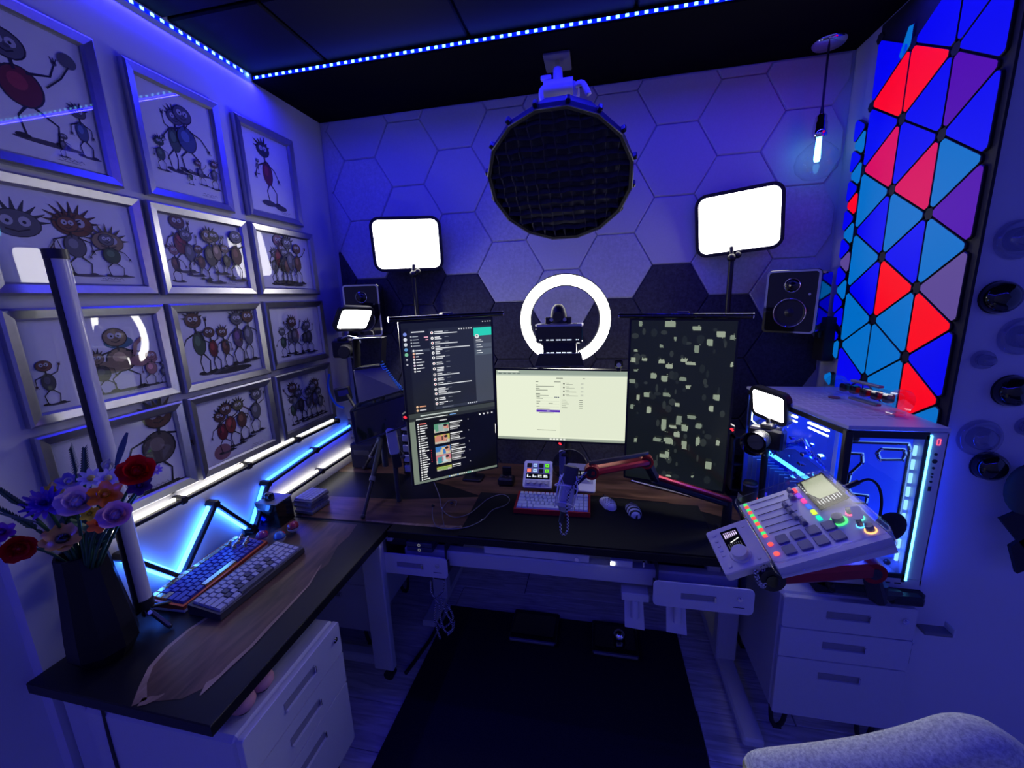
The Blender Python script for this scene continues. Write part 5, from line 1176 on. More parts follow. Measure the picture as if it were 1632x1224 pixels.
# ================================================================== SPEAKERS
def speaker(label, c, rotd, W=.18, H=.268):
    t = thing('speaker', label, 'speaker', c, rotd, None)
    B().prism(rrect(W, H, .018), -.19, -.004, M_gloss, ch=.004).build('cabinet', parent=t)
    b = B(); b.ring(rrect(W*.985, H*.985, .018, 5), rrect(W*.90, H*.93, .012, 5), -.006, .004, M_chrome); b.build('front_rim', parent=t)
    B().prism(rrect(W*.9, H*.93, .012), -.005, .0005, M_gloss).build('baffle', parent=t)
    b = B(); b.lathe([(.062, .001), (.060, .004), (.053, .005), (.051, .001), (.03, -.004), (.016, .002), (0, .005)], 32, M_black); b.build('woofer', parent=t, loc=(0, -H*.17, 0)); B().tube([(.060*math.cos(2*PI*i/32), .060*math.sin(2*PI*i/32), .004) for i in range(32)], .0018, 5, closed=True).build('woofer_ring', M_chrome, t, loc=(0, -H*.17, 0))
    b = B(); b.lathe([(.030, .001), (.028, .006), (.016, .001), (.010, .005), (0, .007)], 24, M_gloss); b.build('tweeter', parent=t, loc=(0, H*.26, 0)); B().tube([(.029*math.cos(2*PI*i/24), .029*math.sin(2*PI*i/24), .005) for i in range(24)], .0014, 5, closed=True).build('tweeter_ring', M_chrome, t, loc=(0, H*.26, 0))
    B().cyl((W*.33, H*.12, 0), (W*.33, H*.12, .004), .005, n=12).build('knob', M_chrome, t)
    B().box((0, 0, -.205), (.06, .09, .03), .004).build('wall_bracket', M_black, t)
    return t
speaker('glossy black speaker on the right, mounted beside the light panels', (.812, 2.00, 1.637), (89, .6, -36), .20, .268)
speaker('glossy black speaker on the left, half hidden behind the small camera light', (-1.255, 2.075, 1.655), (91, 0, 20), .19, .285)
t = thing('wall_box', 'black box with cables fixed in the corner below the right speaker', 'box', (1.035, 2.16, 1.46)); B().box((0, 0, 0), (.05, .09, .20), .004).build('case', M_matte, t); B().box((-.03, -.01, .03), (.02, .03, .05), .003).build('plug', M_black, t)
# ================================================================== LEFT CAMERA RIG
def q3(px, py, y): return at(px, py, 1, y)
key_light('small bright panel light on top of the left camera', (-1.192, 1.887, 1.621), (124, 4.1, 67), .167, .11, name='camera_light', th=.016, em=M_lampc)
rc_ = q3(600, 690, 1.80); rc_ = Vector((-1.09, 1.86, 1.07))
t = thing('tripod', 'black tripod carrying the prompter and camera in the left corner of the desk', 'tripod', (-1.09, 1.86, ZT))
B().cyl((0, 0, .12), (0, 0, .36), .016, n=14).build('centre_column', M_dark, t); B().ball((0, 0, .36), .026, 14, 10).build('ball_head', M_black, t); B().cyl((0, 0, .26), (0, 0, .30), .03, n=16).build('collar', M_black, t)
f0 = Vector((-1.046, 1.545, DZ+.006))-t.location
for i, fpt in enumerate((f0, Vector((.04, .25, .004)), Vector((-.26, .20, .004)))):
    d_ = fpt-Vector((0, 0, .28)); m_ = Vector((0, 0, .28))+d_*.55
    B().cyl((fpt.x*.05, fpt.y*.05, .28), m_, .013, .012, 12).build('leg', M_dark, t); l = t.children[-1]
    B().cyl(m_, fpt, .009, .008, 12).build('leg_section', M_black, l); B().cyl(m_-d_*.02, m_+d_*.03, .015, n=12).build('leg_lock', M_grey, l); B().ball(fpt+Vector((0, 0, .004)), .011, 10, 8).build('foot', M_black, l)
t = thing('camera', 'black camera with its lens inside the prompter hood, upper left', 'camera', q3(552, 556, 1.94))
B().box((0, 0, 0), (.135, .06, .088), .008).build('body', M_black, t); B().box((-.01, .0, .052), (.05, .05, .022), .006).build('viewfinder', M_black, t)
B().cyl((.045, -.03, .048), (.045, -.03, .060), .010, n=14).build('dial', M_grey, t); B().cyl((-.045, -.005, .044), (-.045, -.005, .056), .012, n=14).build('dial', M_grey, t)
B().cyl((.02, -.03, -.002), (.05, -.10, -.006), .034, .032, 20).build('lens_barrel', M_black, t); B().cyl((.0505, -.102, -.006), (.052, -.105, -.006), .026, n=20).build('lens_glass', M_gloss, t)
B().box((-.02, 0, .075), (.02, .02, .03), .002).build('hot_shoe_mount', M_steel, t)
b = B(); b.tube(smooth([Vector((.0, -.03, .058)), Vector((.05, -.05, .072)), Vector((.105, -.05, .060)), Vector((.112, -.04, .035))], 5), .003, 6); b.build('cable', M_white, t)
# prompter: hood box, sloping cloth, tilted tablet
tp0 = q3(585, 560, 1.85); t = thing('teleprompter', 'black prompter with a box hood above a tilted dark tablet', 'teleprompter', tp0)
cx = lambda px, py, y: q3(px, py, y)-tp0
Fq = [cx(562, 541, 1.80), cx(608, 539, 1.84), cx(606, 583, 1.82), cx(565, 588, 1.78)]; back = [p_+Vector((-.02, .09, 0)) for p_ in Fq]
b = B(); v = [tuple(p_) for p_ in Fq]+[tuple(p_) for p_ in back]; b.add(v, [(0, 4, 5, 1), (1, 5, 6, 2), (2, 6, 7, 3), (3, 7, 4, 0)], M_matte); b.build('hood_box', parent=t)
b = B()
for i in range(4): b.bar(Fq[i], Fq[(i+1) % 4], .006, .006, .001)
b.build('hood_rim', M_black, t); b = B()
for i in (0,): b.bar(Fq[0]+Vector((0, 0, .004)), Fq[1]+Vector((0, 0, .004)), .004, .003)
b.build('hood_rail', M_steel, t)
S = [cx(563, 590, 1.78), cx(610, 585, 1.82), cx(638, 622, 1.74), cx(572, 642, 1.70)]
b = B(); b.add([tuple(p_) for p_ in S]+[tuple(p_+Vector((0, .004, -.004))) for p_ in S], [(0, 3, 2, 1), (4, 5, 6, 7), (0, 1, 5, 4), (1, 2, 6, 5), (2, 3, 7, 6), (3, 0, 4, 7)], pr('sloping_cloth', (.10, .10, .11), .8)); b.build('sloping_cover', parent=t)
Tq = [cx(559, 655, 1.70), cx(649, 628, 1.76), cx(648, 678, 1.72), cx(568, 708, 1.66)]
nb = (Tq[1]-Tq[0]).cross(Tq[3]-Tq[0]).normalized()
if nb.y > 0: nb = -nb
b = B(); v = [tuple(p_) for p_ in Tq]+[tuple(p_-nb*.016) for p_ in Tq]; b.add(v, [(0, 3, 2, 1), (4, 5, 6, 7), (0, 1, 5, 4), (1, 2, 6, 5), (2, 3, 7, 6), (3, 0, 4, 7)], M_black); b.build('tablet_body', parent=t)
cc_ = (Tq[0]+Tq[1]+Tq[2]+Tq[3])/4; b = B(); b.add([tuple(cc_+(p_-cc_)*.9+nb*.0015) for p_ in Tq], [(0, 3, 2, 1)], M_gloss); b.build('tablet_screen', parent=t)
b = B()
for i in range(4): b.bar(Tq[i]+nb*.002, Tq[(i+1) % 4]+nb*.002, .010, .008, .002)
b.build('tablet_frame', M_dark, t)
b = B(); b.bar(S[3]+Vector((0, 0, -.004)), S[2]+Vector((0, 0, -.004)), .010, .010, .002); b.bar(S[3], Tq[0], .008, .008); b.bar(S[2], Tq[1], .008, .008); b.build('fold_frame', M_black, t)
b = B(); b.bar(cc_-nb*.016, Vector((-1.09, 1.86, ZT+.37))-tp0, .03, .03, .004); b.bar(Vector((-1.09, 1.86, ZT+.37))-tp0, back[3], .014, .014); b.bar(Vector((-1.09, 1.86, ZT+.37))-tp0, back[2], .014, .014); b.build('rail_mount', M_black, t)
for i, (x, y) in enumerate(((560, 668), (563, 682), (565, 697))): B().cyl(cx(x, y, 1.69), cx(x-5, y, 1.685), .006, n=10).build('side_knob', M_grey, t)
t = thing('field_monitor', 'small black screen unit clipped left of the prompter tablet', 'small monitor', q3(547, 628, 1.82)); B().box((0, 0, 0), (.075, .03, .07), .004, rot(0, -8, 20)).build('body', M_black, t); B().box((.006, -.018, .008), (.05, .002, .028), 0, rot(0, -8, 20)).build('screen', pr('indigo_screen', (.05, .05, .22), .2), t); B().bar((.02, 0, 0), q3(566, 650, 1.70)-t.location, .012, .012, .002).build('arm', M_black, t)
t = cable('blue_cable', 'thick blue cable curving down beside the left camera rig', [q3(525, 596, 1.92), q3(523, 612, 1.92), q3(527, 630, 1.91), q3(537, 645, 1.90), q3(548, 650, 1.88)], .006, pr('blue_rubber', (.02, .16, .75), .4))
pts = []
for i in range(150):
    s = i/149; c_ = q3(607, 577, 1.83).lerp(q3(640, 620, 1.77), s)+Vector((0, 0, -.012*math.sin(PI*s))); a = s*2*PI*15; pts.append(c_+Vector((.009*math.cos(a), .009*math.sin(a), .004*math.sin(a))))
o = B().tube(pts, .0022, 5).build('coiled_cable', pr('cyan_cord', (.10, .45, .85), .4)); o['label'] = 'coiled light blue cord hanging right of the prompter'; o['category'] = 'cable'
# pale hand-held device and shelf of small boxes behind the left monitor
t = thing('handheld_device', 'pale rounded device on a black grip between tripod and left monitor', 'device', q3(626, 702, 1.72)); Tm_ = rot(0, -4, 28)
B().prism(rrect(.050, .135, .016), -.022, .022, pr('device_shell', (.55, .55, .60), .45), M=Tm_ @ rot(90), ch=.006).build('shell', parent=t); B().prism(rrect(.042, .07, .008), -.018, .018, M_black, M=Tm_ @ rot(90, 0, 0, (.002, 0, -.10)), ch=.003).build('grip', parent=t)
B().cyl((.0, 0, -.13), (.002, .0, ZT-q3(626, 702, 1.72).z), .012, n=12).build('stand', M_dark, t); B().box((-.004, 0, .072), (.016, .02, .016), .004).build('top_button', M_white, t)
sx = q3(668, 712, 2.06); t = thing('parts_shelf', 'black frame holding small white boxes behind the left upright monitor', 'shelf', (sx.x, 2.07, ZT))
b = B()
for s in (-.085, .085):
    for y in (-.04, .05): b.box((s, y, .16), (.008, .008, .32))
for z in (.008, .07, .13, .19, .255, .318): b.box((0, 0, z), (.178, .10, .004))
b.build('frame', M_black, t)
M_bin = pr('bin_purple_lit', (.34, .34, .70), .45)  # white boxes, the purple light on them is put into the colour
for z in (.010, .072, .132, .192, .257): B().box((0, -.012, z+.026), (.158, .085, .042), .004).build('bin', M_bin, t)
t = thing('black_box', 'dark box standing in the far left corner of the desk', 'box', (-1.36, 2.13, ZT)); B().box((0, 0, .075), (.15, .12, .15), .006).build('case', M_matte, t); B().box((0, -.062, .10), (.10, .004, .03), .001).build('label_plate', M_dark, t)
# ================================================================== RIGHT CAMERA
key_light('small bright panel light on top of the right camera', (.688, 1.80, 1.230), (100.3, 2.6, -68), .160, .104, name='camera_light', th=.022, em=M_lampc)
cR = q3(1222, 697, 1.78); t = thing('camera', 'black camera with a wide hooded lens under the small light on the right', 'camera', cR, (0, 0, -38))
B().box((0, 0, 0), (.13, .055, .085), .008).build('body', M_black, t); B().box((0, 0, .05), (.045, .045, .022), .005).build('viewfinder', M_black, t); B().cyl((.045, 0, .042), (.045, 0, .054), .012, n=14).build('dial', M_grey, t)
B().cyl((-.01, -.025, .0), (-.01, -.085, .0), .036, n=24).build('lens_barrel', M_black, t); b = B()
for z in range(3): b.tube([(-.01+.0365*math.cos(2*PI*i/24), -.04-.015*z, .0365*math.sin(2*PI*i/24)) for i in range(24)], .0012, 4, closed=True)
b.build('zoom_rings', M_grey, t)
b = B(); b.lathe([(.036, 0), (.048, .035), (.047, .035), (.034, 0)], 28, M_gloss, rot(90, 0, 0, (-.01, -.085, 0))); b.build('lens_hood', parent=t); B().prism(circ(.030, 24), 0, .002, clear('lens_coating', (.2, .25, .2), .02, 1.8, .1), M=rot(90, 0, 0, (-.01, -.088, 0))).build('lens_glass', parent=t)
B().cyl((0, 0, .058), (0, 0, .085), .007, n=10).build('light_shoe', M_black, t)
B().cyl((0, 0, -.042), (0, 0, DZ+.02-cR.z), .013, n=14).build('stand_post', M_black, t); B().prism(circ(.05, 20), DZ+.003-cR.z, DZ+.02-cR.z, M_black, ch=.003).build('stand_base', parent=t)
b = B()
for i in range(14): b.ball((random.uniform(-.05, .07), random.uniform(-.02, .02), random.uniform(-.075, -.045)), .004, 6, 4)
b.build('small_controls', M_grey, t)
p = q3(1197, 760, 1.76); t = thing('flask', 'black cylindrical flask with a steel rim behind the mixer', 'flask', (p.x, 1.76, ZT))
B().lathe([(.026, 0), (.0275, .01), (.0275, .17), (.025, .178), (.0, .178)], 24, M_black).build('body', parent=t); B().lathe([(.028, .164), (.0285, .168), (.026, .174)], 24, M_steel).build('rim', parent=t)
p = q3(1208, 775, 1.80); t = thing('red_button_box', 'tiny black box with a red glowing ring beside the flask', 'button', (p.x, 1.83, ZT+.0)); B().box((0, 0, .045), (.03, .03, .09), .004).build('body', M_black, t); B().tube([(.008*math.cos(2*PI*i/16), -.0165, .075+.006*math.sin(2*PI*i/16)) for i in range(16)], .0018, 5, closed=True).build('lit_ring', emi('red_ring', (1, .06, .05), 3, False), t)
t = thing('monitor_side_stand', 'tall narrow glass-edged stand right of the right monitor', 'stand', (.50, 2.0, ZT)); B().box((0, 0, .22), (.03, .02, .44), .003).build('post', pr('indigo_post', (.12, .12, .40), .25, coat=.5), t); B().box((0, 0, .006), (.10, .08, .012), .003).build('base', M_dark, t)
t = thing('dark_shelf_unit', 'dark cube shelf with blue glints behind the right camera', 'shelf', (.745, 2.09, ZT)); b = B()
for x in (-.10, .10): b.box((x, 0, .14), (.008, .12, .28))
for z in (.004, .14, .276): b.box((0, 0, z), (.208, .12, .008))
b.build('frame', M_dark, t); B().box((0, -.01, .055), (.12, .08, .09), .006).build('boxed_item', M_gloss, t); B().box((.05, -.055, .20), (.008, .003, .05)).build('blue_glint_strip', emi('blue_glint', (.05, .2, 1), 2, False), t)  # small emissive strip paints the blue glint
for x in (-.10, .10): B().box((x, 0, -.0), (.03, .03, .006)).build('foot', M_black, t)
# ================================================================== COMPUTER
PX0, PX1, PY0, PZ0, PZ1 = .785, 1.058, 1.435, .700, 1.262; PY1 = 2.02
W_, D_, H_ = PX1-PX0, PY1-PY0, PZ1-PZ0
t = thing('platform', 'low black stand on the right cabinet carrying the computer', 'stand', (.91, 1.44, .641)); B().box((0, .30, .012), (.30, .58, .020), .004).build('board', M_matte, t); 
for x in (-.12, .12):
    for y in (.04, .55): B().cyl((x, y, -.0), (x, y, .022), .016, n=12).build('foot', M_steel, t)
B().box((.02, .0, .0395), (.28, .05, .036), .012).build('front_rest', M_black, t)
pc = thing('computer_case', 'white computer case with glass side and front panes lit blue inside', 'computer', (PX0, PY0, PZ0))
b = B(); b.prism([(0, 0), (W_, 0), (W_, D_), (-.11, D_)], H_-.012, H_, M_white, ch=.002); b.build('top_cover', parent=pc)
b = B()
for i in range(11):
    for j in range(5):
        y = .10+.036*i; x0 = .02-.11*(y/D_); b.box((x0+.045*j+.02, y, H_+.0002), (.034, .022, .0012), 0)
b.build('top_vents', pr('vent_lilac', (.58, .58, .60), .5), pc)
b = B(); b.prism([(0, 0), (W_, 0), (W_, D_), (-.11, D_)], 0, .035, M_white); b.build('base_cover', parent=pc)
for i in range(2): B().box((.175+.03*i, -.0005, .018), (.018, .002, .005), .0005).build('base_slot', M_dark, pc)
B().box((.245-.0, .10, H_/2+.01), (.055, .20, H_-.05), .003).build('front_column', M_white, pc)
B().box((W_-.004, D_/2, H_/2), (.008, D_, H_-.03), .002).build('right_wall', M_white, pc)
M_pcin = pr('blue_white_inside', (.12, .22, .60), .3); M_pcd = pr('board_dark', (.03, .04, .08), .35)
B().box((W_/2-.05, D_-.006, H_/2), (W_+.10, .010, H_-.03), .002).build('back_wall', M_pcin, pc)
B().box((.006, .008, H_/2+.01), (.022, .022, H_-.05), .003).build('corner_post', M_black, pc)
b = B(); b.prism([(.004, .0), (.222, .0), (.222, .004), (.004, .004)], .037, H_-.014, M_glass); b.build('front_glass', parent=pc)
b = B(); b.add([(.0, .012, .037), (-.108, D_-.01, .037), (-.108, D_-.01, H_-.014), (.0, .012, H_-.014)], [(0, 3, 2, 1)], M_glass); b.build('side_glass', parent=pc)
b = B(); b.box((.113, .001, H_-.026), (.214, .006, .022)); b.box((.113, .001, .046), (.214, .006, .016)); b.box((.218, .001, H_/2), (.010, .006, H_-.05)); b.build('front_glass_border', M_black, pc)
B().bar((0.002, .012, H_-.024), (-.106, D_-.01, H_-.024), .006, .018).build('side_glass_border', M_black, pc); B().bar((0.002, .012, .044), (-.106, D_-.01, .044), .006, .014).build('side_glass_border', M_black, pc)
B().box((.2245, -.002, H_/2+.004), (.006, .004, H_-.055)).build('front_led_line', emi('front_led', (.10, .5, 1), 5.5), pc)
# water block plate with channels seen through the front pane
b = B(); b.box((.118, .060, H_/2+.02), (.205, .010, H_-.11), .006); b.build('distribution_plate', emi('plate_lit_blue', (.005, .03, .85), .75, False, base=(.10, .16, .5)), pc)
E_plate = emi('plate_glow', (.0, .03, 1), 1.3); 
B().box((.118, .075, H_/2+.02), (.200, .004, H_-.115)).build('plate_back_light', emi('plate_glow', (.0, .03, 1), 1.3), pc)
chan = [[(.03, .45), (.075, .45), (.080, .42), (.050, .38), (.046, .33), (.060, .305), (.108, .302), (.108, .275), (.028, .270)], [(.03, .245), (.095, .25), (.108, .235), (.095, .22), (.062, .218), (.062, .14), (.075, .10)], [(.118, .455), (.128, .470), (.190, .470), (.197, .455), (.192, .435), (.128, .432), (.118, .455)], [(.022, .49), (.20, .49), (.208, .47), (.208, .12), (.19, .10)]]
for c_ in chan:
    P_ = [Vector((x, .052, y)) for x, y in c_]
    B().tube(P_, .0042, 6).build('channel', M_gloss, pc); B().tube([p_+Vector((.007, .001, .003)) for p_ in P_], .0022, 5).build('channel_highlight', emi('highlight_blue', (.15, .35, 1), 1.0, False), pc)  # glowing line beside each channel paints its highlight
b = B()
for c_ in chan:
    for x, y in c_: b.cyl((x, .046, y), (x, .043, y), .0034, n=8)
b.build('screws', M_chrome, pc)
b = B()
for i in range(9): b.box((.2095, .03, .10+.047*i), (.009, .006, .034), .001)
b.build('side_light_blocks', emi('block_light', (.25, .6, 1), 1.6, False), pc)
B().ball((.040, .03, H_-.05), .012, 12, 8).build('port_cap', M_black, pc); B().ball((.185, .03, .075), .010, 12, 8).build('port_cap', M_black, pc)
# inside seen through the side pane
zt_ = H_-.04
for i in range(3):
    y = .10+.16*i; x = -.11*y/D_+.014; b = B(); b.bar((x, y, H_-.050), (x-.018, y+.095, H_-.050), .006, .010, up=(1, 0, 0)); b.bar((x+.006, y+.01, H_-.072), (x-.012, y+.105, H_-.072), .005, .006, up=(1, 0, 0)); b.build('light_slot', emi('slot_white', (.65, .85, 1), 4.5), pc)
f_last = []
def fan(p_, rz, r=.058):
    f = thing('fan_assembly', '', '', pc.location+Vector(p_), (90, 0, rz)); f_last.append(f)
    B().ring(rrect(2*r+.012, 2*r+.012, .012, 5), circ(r, 24), -.012, .012, M_pcd).build('fan_frame', parent=f); b = B(); b.cyl((0, 0, -.008), (0, 0, .010), .018, n=20)
    b.build('hub', emi('fan_hub', (.05, .2, .9), .8, False), f); b = B()
    for i in range(7): b.box((.037, 0, 0), (.038, .022, .003), 0, rot(0, 0, 360/7*i) @ rot(28))
    b.build('blades', pr('fan_blue', (.04, .08, .35), .3), f)
    B().tube([(r*math.cos(2*PI*i/8+PI/8)*1.06, r*1.06*math.sin(2*PI*i/8+PI/8), .012) for i in range(3, 9)], .003, 5).build('light_arc', emi('slot_white', (.65, .85, 1), 4.5), f)
fan((-.035, D_-.03, H_-.125), 0)
demote(f_last[0], pc, 'fan_frame', 'fan')
B().box((.02, D_*.5, .30), (.10, D_*.62, .012), .003, rot(0, 0, 0)).build('graphics_card', M_pcd, pc); b = B()
b.bar((-.02, .10, .312), (-.075, D_*.82, .312), .012, .01); b.build('card_light', emi('card_cyan', (.05, .35, 1), 4), pc)
b = B()
for i in range(11): b.box((-.035-.006*i, .16+.030*i, .22), (.05, .006, .12))
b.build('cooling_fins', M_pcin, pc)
B().box((-.02, D_*.72, .16), (.09, .09, .20), .02).build('reservoir', clear('reservoir_blue', (.25, .35, 1), .08, 1.5, .05), pc); B().box((-.02, D_*.72, .10), (.06, .06, .14), .01).build('coolant', emi('coolant', (.02, .10, .9), .8, False), pc)
for k in range(6): B().tube(smooth([Vector((.02-.012*k, .14, .36+.012*k)), Vector((-.01, .25, .40+.006*k)), Vector((-.05+.01*k, .36, .36)), Vector((-.03, .44, .28+.01*k))], 5), .006, 8).build('tube', clear('tube_blue', (.35, .5, 1), .04, 1.5, .06), pc)
b = B()
for i in range(26): b.box((random.uniform(-.05, .03), random.uniform(.12, .46), random.uniform(.24, .42)), (random.uniform(.006, .02), random.uniform(.01, .03), random.uniform(.004, .014)), .001)
b.build('fittings', M_chrome, pc)
B().box((W_+.0005, .012, H_/2), (.002, .006, H_-.06)).build('added_side_glow', emi('added_glow_blue', (.0, .03, 1), 20), pc)  # added unseen strip that throws the blue band on the wall
pl = bpy.data.lights.new('case_light', 'POINT'); pl.energy = 3.0; pl.color = (.02, .07, 1); pl.shadow_soft_size = .03; o = bpy.data.objects.new('case_light', pl); C.objects.link(o); o.parent = pc; o.location = (.06, .30, .47)
pl = bpy.data.lights.new('case_light', 'POINT'); pl.energy = 1.2; pl.color = (.02, .08, 1); pl.shadow_soft_size = .02; o = bpy.data.objects.new('case_light', pl); C.objects.link(o); o.parent = pc; o.location = (.11, .03, .16)
# front controls and the small red digit
b = B()
for a, c_ in (((0, 1), (1, 1)), ((1, 1), (1, 0)), ((1, 0), (1, -1)), ((1, -1), (0, -1)), ((0, -1), (0, 0)), ((0, 0), (0, 1))): b.bar((a[0]*.008, 0, a[1]*.009), (c_[0]*.008, 0, c_[1]*.009), .0015, .0015)
b.build('digit_display', emi('digit_red', (1, .08, .15), 2.2, False), pc, loc=(.243, -.0008, H_-.045))
for i, (z, r) in enumerate(((.085, .0045), (.108, .007), (.130, .004), (.150, .003), (.160, .003), (.176, .0035))): B().cyl((.245, 0, H_-z), (.245, -.002, H_-z), r, n=12).build('front_port', M_dark, pc)
B().box((.245, -.0005, H_-.200), (.009, .002, .016), .001).build('usb_port', M_dark, pc)
# acrylic shelf ornament on top of the case
a0 = Vector((.928, 1.80, PZ1+.0)); a1 = Vector((.985, 1.56, PZ1)); ax_ = (a1-a0).normalized(); t = thing('display_tube', 'clear tube holding five black keycap-like blocks, lying on top of the computer', 'ornament', (a0+a1)/2+Vector((0, 0, .002)), (0, 0, math.degrees(math.atan2(ax_.y, ax_.x))))
L_ = (a1-a0).length; B().cyl((-L_/2, 0, .052), (L_/2, 0, .052), .026, n=24, caps=False).build('tube', M_acryl, t)
for s in (-1, 1):
    B().cyl((s*L_/2, 0, .052), (s*(L_/2+.022), 0, .052), .040, .040, 24).build('end_wheel', M_acryl, t); B().box((s*L_/2, 0, .006), (.03, .05, .012), .003).build('foot', M_acryl, t)
for i in range(5): B().box((-.09+.045*i, 0, .052), (.026, .030, .030), .005).build('block', M_gloss, t)
for z in (.084, .018): B().box((0, 0, z), (.12, .02, .008), .002).build('rail', M_grey, t)
B().prism(circ(.02, 20), 0, .002, pr('coaster', (.35, .08, .04), .5), M=Matrix.Translation((-L_/2-.01, .0, 0))).build('coaster', parent=t)
# ================================================================== MIXER ON ITS ARM
mx = thing('mixing_console', 'white audio mixer with faders and coloured buttons under a clear dust cover', 'audio mixer', (.591, 1.237, 1.047), (25.9, 4.0, -89)); W, H = .305, .27
M_mx = pr('mixer_shell', (.62, .62, .68), .45); b = B()
b.add([(-W/2, -H/2, -.045), (W/2, -H/2, -.045), (W/2, H/2, -.060), (-W/2, H/2, -.060), (-W/2, -H/2, -.012), (W/2, -H/2, -.012), (W/2, H/2, -.012), (-W/2, H/2, -.012)], [(0, 3, 2, 1), (4, 5, 6, 7), (0, 1, 5, 4), (1, 2, 6, 5), (2, 3, 7, 6), (3, 0, 4, 7)], M_mx); b.build('body', parent=mx)
b = B(); b.prism(rrect(W+.016, H+.016, .022, 5), -.030, .016, clear('dust_cover', (.95, .95, .98), .10, 1.35, .0), ch=.008); b.build('dust_cover', parent=mx); B().tube([(x, y, .012) for x, y in rrect(W+.014, H+.014, .022, 4)], .0022, 5, closed=True).build('cover_edge', M_acryl, mx)
B().tube([(x, y, -.030) for x, y in rrect(W+.018, H+.018, .022, 4)], .0025, 5, closed=True).build('cover_lip', M_acryl, mx)
zp = -.0115
def lit(x, y, w_, h_, col, s=1.5, nm='lit_button', rnd=False):
    m_ = emi('btn_%d_%d_%d' % tuple(int(c*99) for c in col), col, s, False); b = B(); b.prism(circ(w_/2, 14) if rnd else rrect(w_, h_, .003, 2), 0, .004, m_, ch=.001); return b.build(nm, parent=mx, loc=(x, y, zp))
chc = [(1, .05, .08), (.22, .05, 1), (1, .05, .3), (.03, .12, .9), (.6, .85, .05), (.0, .75, .45)]
for i in range(6):
    x = -.133+.030*i
    lit(x-.0065, -.118, .011, .012, (.05, .75, .15)); lit(x+.0065, -.118, .011, .012, (1, .08, .06))
    B().box((x, -.052, zp+.0004), (.0018, .105, .0006)).build('fader_slot', M_matte, mx)
    y = [.0, -.008, -.040, -.040, -.038, -.030][i]; b = B(); b.add([(-.011, -.009, 0), (.011, -.009, 0), (.011, .009, 0), (-.011, .009, 0), (-.009, -.004, .011), (.009, -.004, .011), (.009, .004, .011), (-.009, .004, .011)], [(4, 5, 6, 7), (0, 1, 5, 4), (1, 2, 6, 5), (2, 3, 7, 6), (3, 0, 4, 7)], pr('fader_grey', (.22, .22, .30), .3)); b.build('fader_knob', parent=mx, loc=(x, y+.022, zp+.002))
    lit(x, .033, .020, .012, chc[i])
lit(.061, -.118, .014, .014, (1, .08, .06), rnd=True); lit(.102, -.118, .015, .015, (1, .10, .08), rnd=True)
for i in range(4):
    for j in range(2): B().prism(rrect(.034, .030, .003, 2), 0, .005, pr('pad_grey', (.17, .17, .25), .5), ch=.001).build('pad', parent=mx, loc=(.056+.045*j, -.084+.041*i, zp))
b = B(); b.zz = 0; b.box((0, 0, -.001), (.150, .082, .002), m=M_gloss)
b.rc(-.074, -.036, .100, .068, (20, 22, 24), M_scr); b.card([(-.07, -.026), (-.01, -.034), (.032, -.020), (.036, .034), (-.066, .036)], (165, 172, 140), None, M_scr)  # pale slanted card is a reflection painted on the screen
for i in range(9): b.rc(.036+.004*(i % 2), .030-.0075*i, .020, .0022, (220, 225, 225), M_scr)
for i in range(5): b.rc(-.066+.012*i, -.0385, .006, .004, (220, 225, 230), M_scr)
b.build('display', parent=mx, loc=(-.082, .090, zp+.012), rotd=(8, 0, 0))
def knob(x, y, r, col): B().cyl((x, y, zp), (x, y, zp+.018), r, r*.92, 20).build('rotary_knob', pr('knob_grey', (.15, .15, .18), .35), mx); B().ring(circ(r*1.35, 24), circ(r*1.08, 24), zp, zp+.003, emi('knob_%d_%d' % (int(col[0]*99), int(col[1]*99)), col, 2.2, False)).build('knob_glow', parent=mx, loc=(x, y, 0))
knob(.048, .068, .015, (.05, .9, .15)); knob(.033, .104, .007, (1, .1, .25)); knob(.062, .115, .007, (.1, .9, .5)); knob(.088, .100, .007, (.1, .5, 1)); knob(.113, .110, .010, (1, .45, .15))
B().prism(rrect(.055, .022, .008), 0, .001, pr('sticker', (.62, .65, .55), .5), M=Matrix.Translation((.072, .108, .0165)) @ rot(0, 0, -20)).build('cover_sticker', parent=mx)
b = B(); b.prism(rrect(.022, .012, .002), 0, .014, M_acryl); b.build('cover_clip', parent=mx, loc=(-W/2+.02, H/2-.06, .014)); 
dk = thing('jog_controller', 'beige controller with a small screen and a big dial, left of the mixer', 'control pad', (.4135, 1.216, .9458), (28.2, 13.9, -82.7)); W2, H2 = .162, .130
M_beige = pr('beige_shell', (.74, .70, .58), .45); B().prism(rrect(W2, H2, .008), -.028, 0, M_beige, ch=.003).build('body', parent=dk)
b = B(); b.box((0, 0, 0), (.078, .050, .002), m=M_gloss); b.zz = .001
for i in range(7): b.rc(-.030, .016-.0058*i, .004, .0035, (215, 190, 255), M_scr); b.rc(-.024, .016-.0058*i, .010+.001*i, .0035, (225, 205, 255), M_scr); b.rc(-.002+.0015*i, .014-.004*i, .0035, .004, (250, 250, 250), M_scr); b.rc(.012, .016-.0058*i, .018, .001, (120, 120, 130), M_scr)
b.build('display', parent=dk, loc=(-.022, .0, .0008), rotd=(0, 0, 0))
B().cyl((.032, .000, 0), (.032, .0, .004), .030, .028, 32).build('dial_base', M_beige, dk); B().cyl((.032, 0, .004), (.032, 0, .018), .0225, .021, 32).build('dial', M_beige, dk)
for x, y in ((-.058, -.045), (-.036, -.045), (-.018, -.045), (.0, -.045), (.018, -.045), (.060, .040), (.058, -.042), (-.058, .045)): B().prism(rrect(.011, .010, .002, 2), 0, .002, M_white if x == .0 else M_beige, ch=.0006).build('button', parent=dk, loc=(x, y, 0))
b = B()
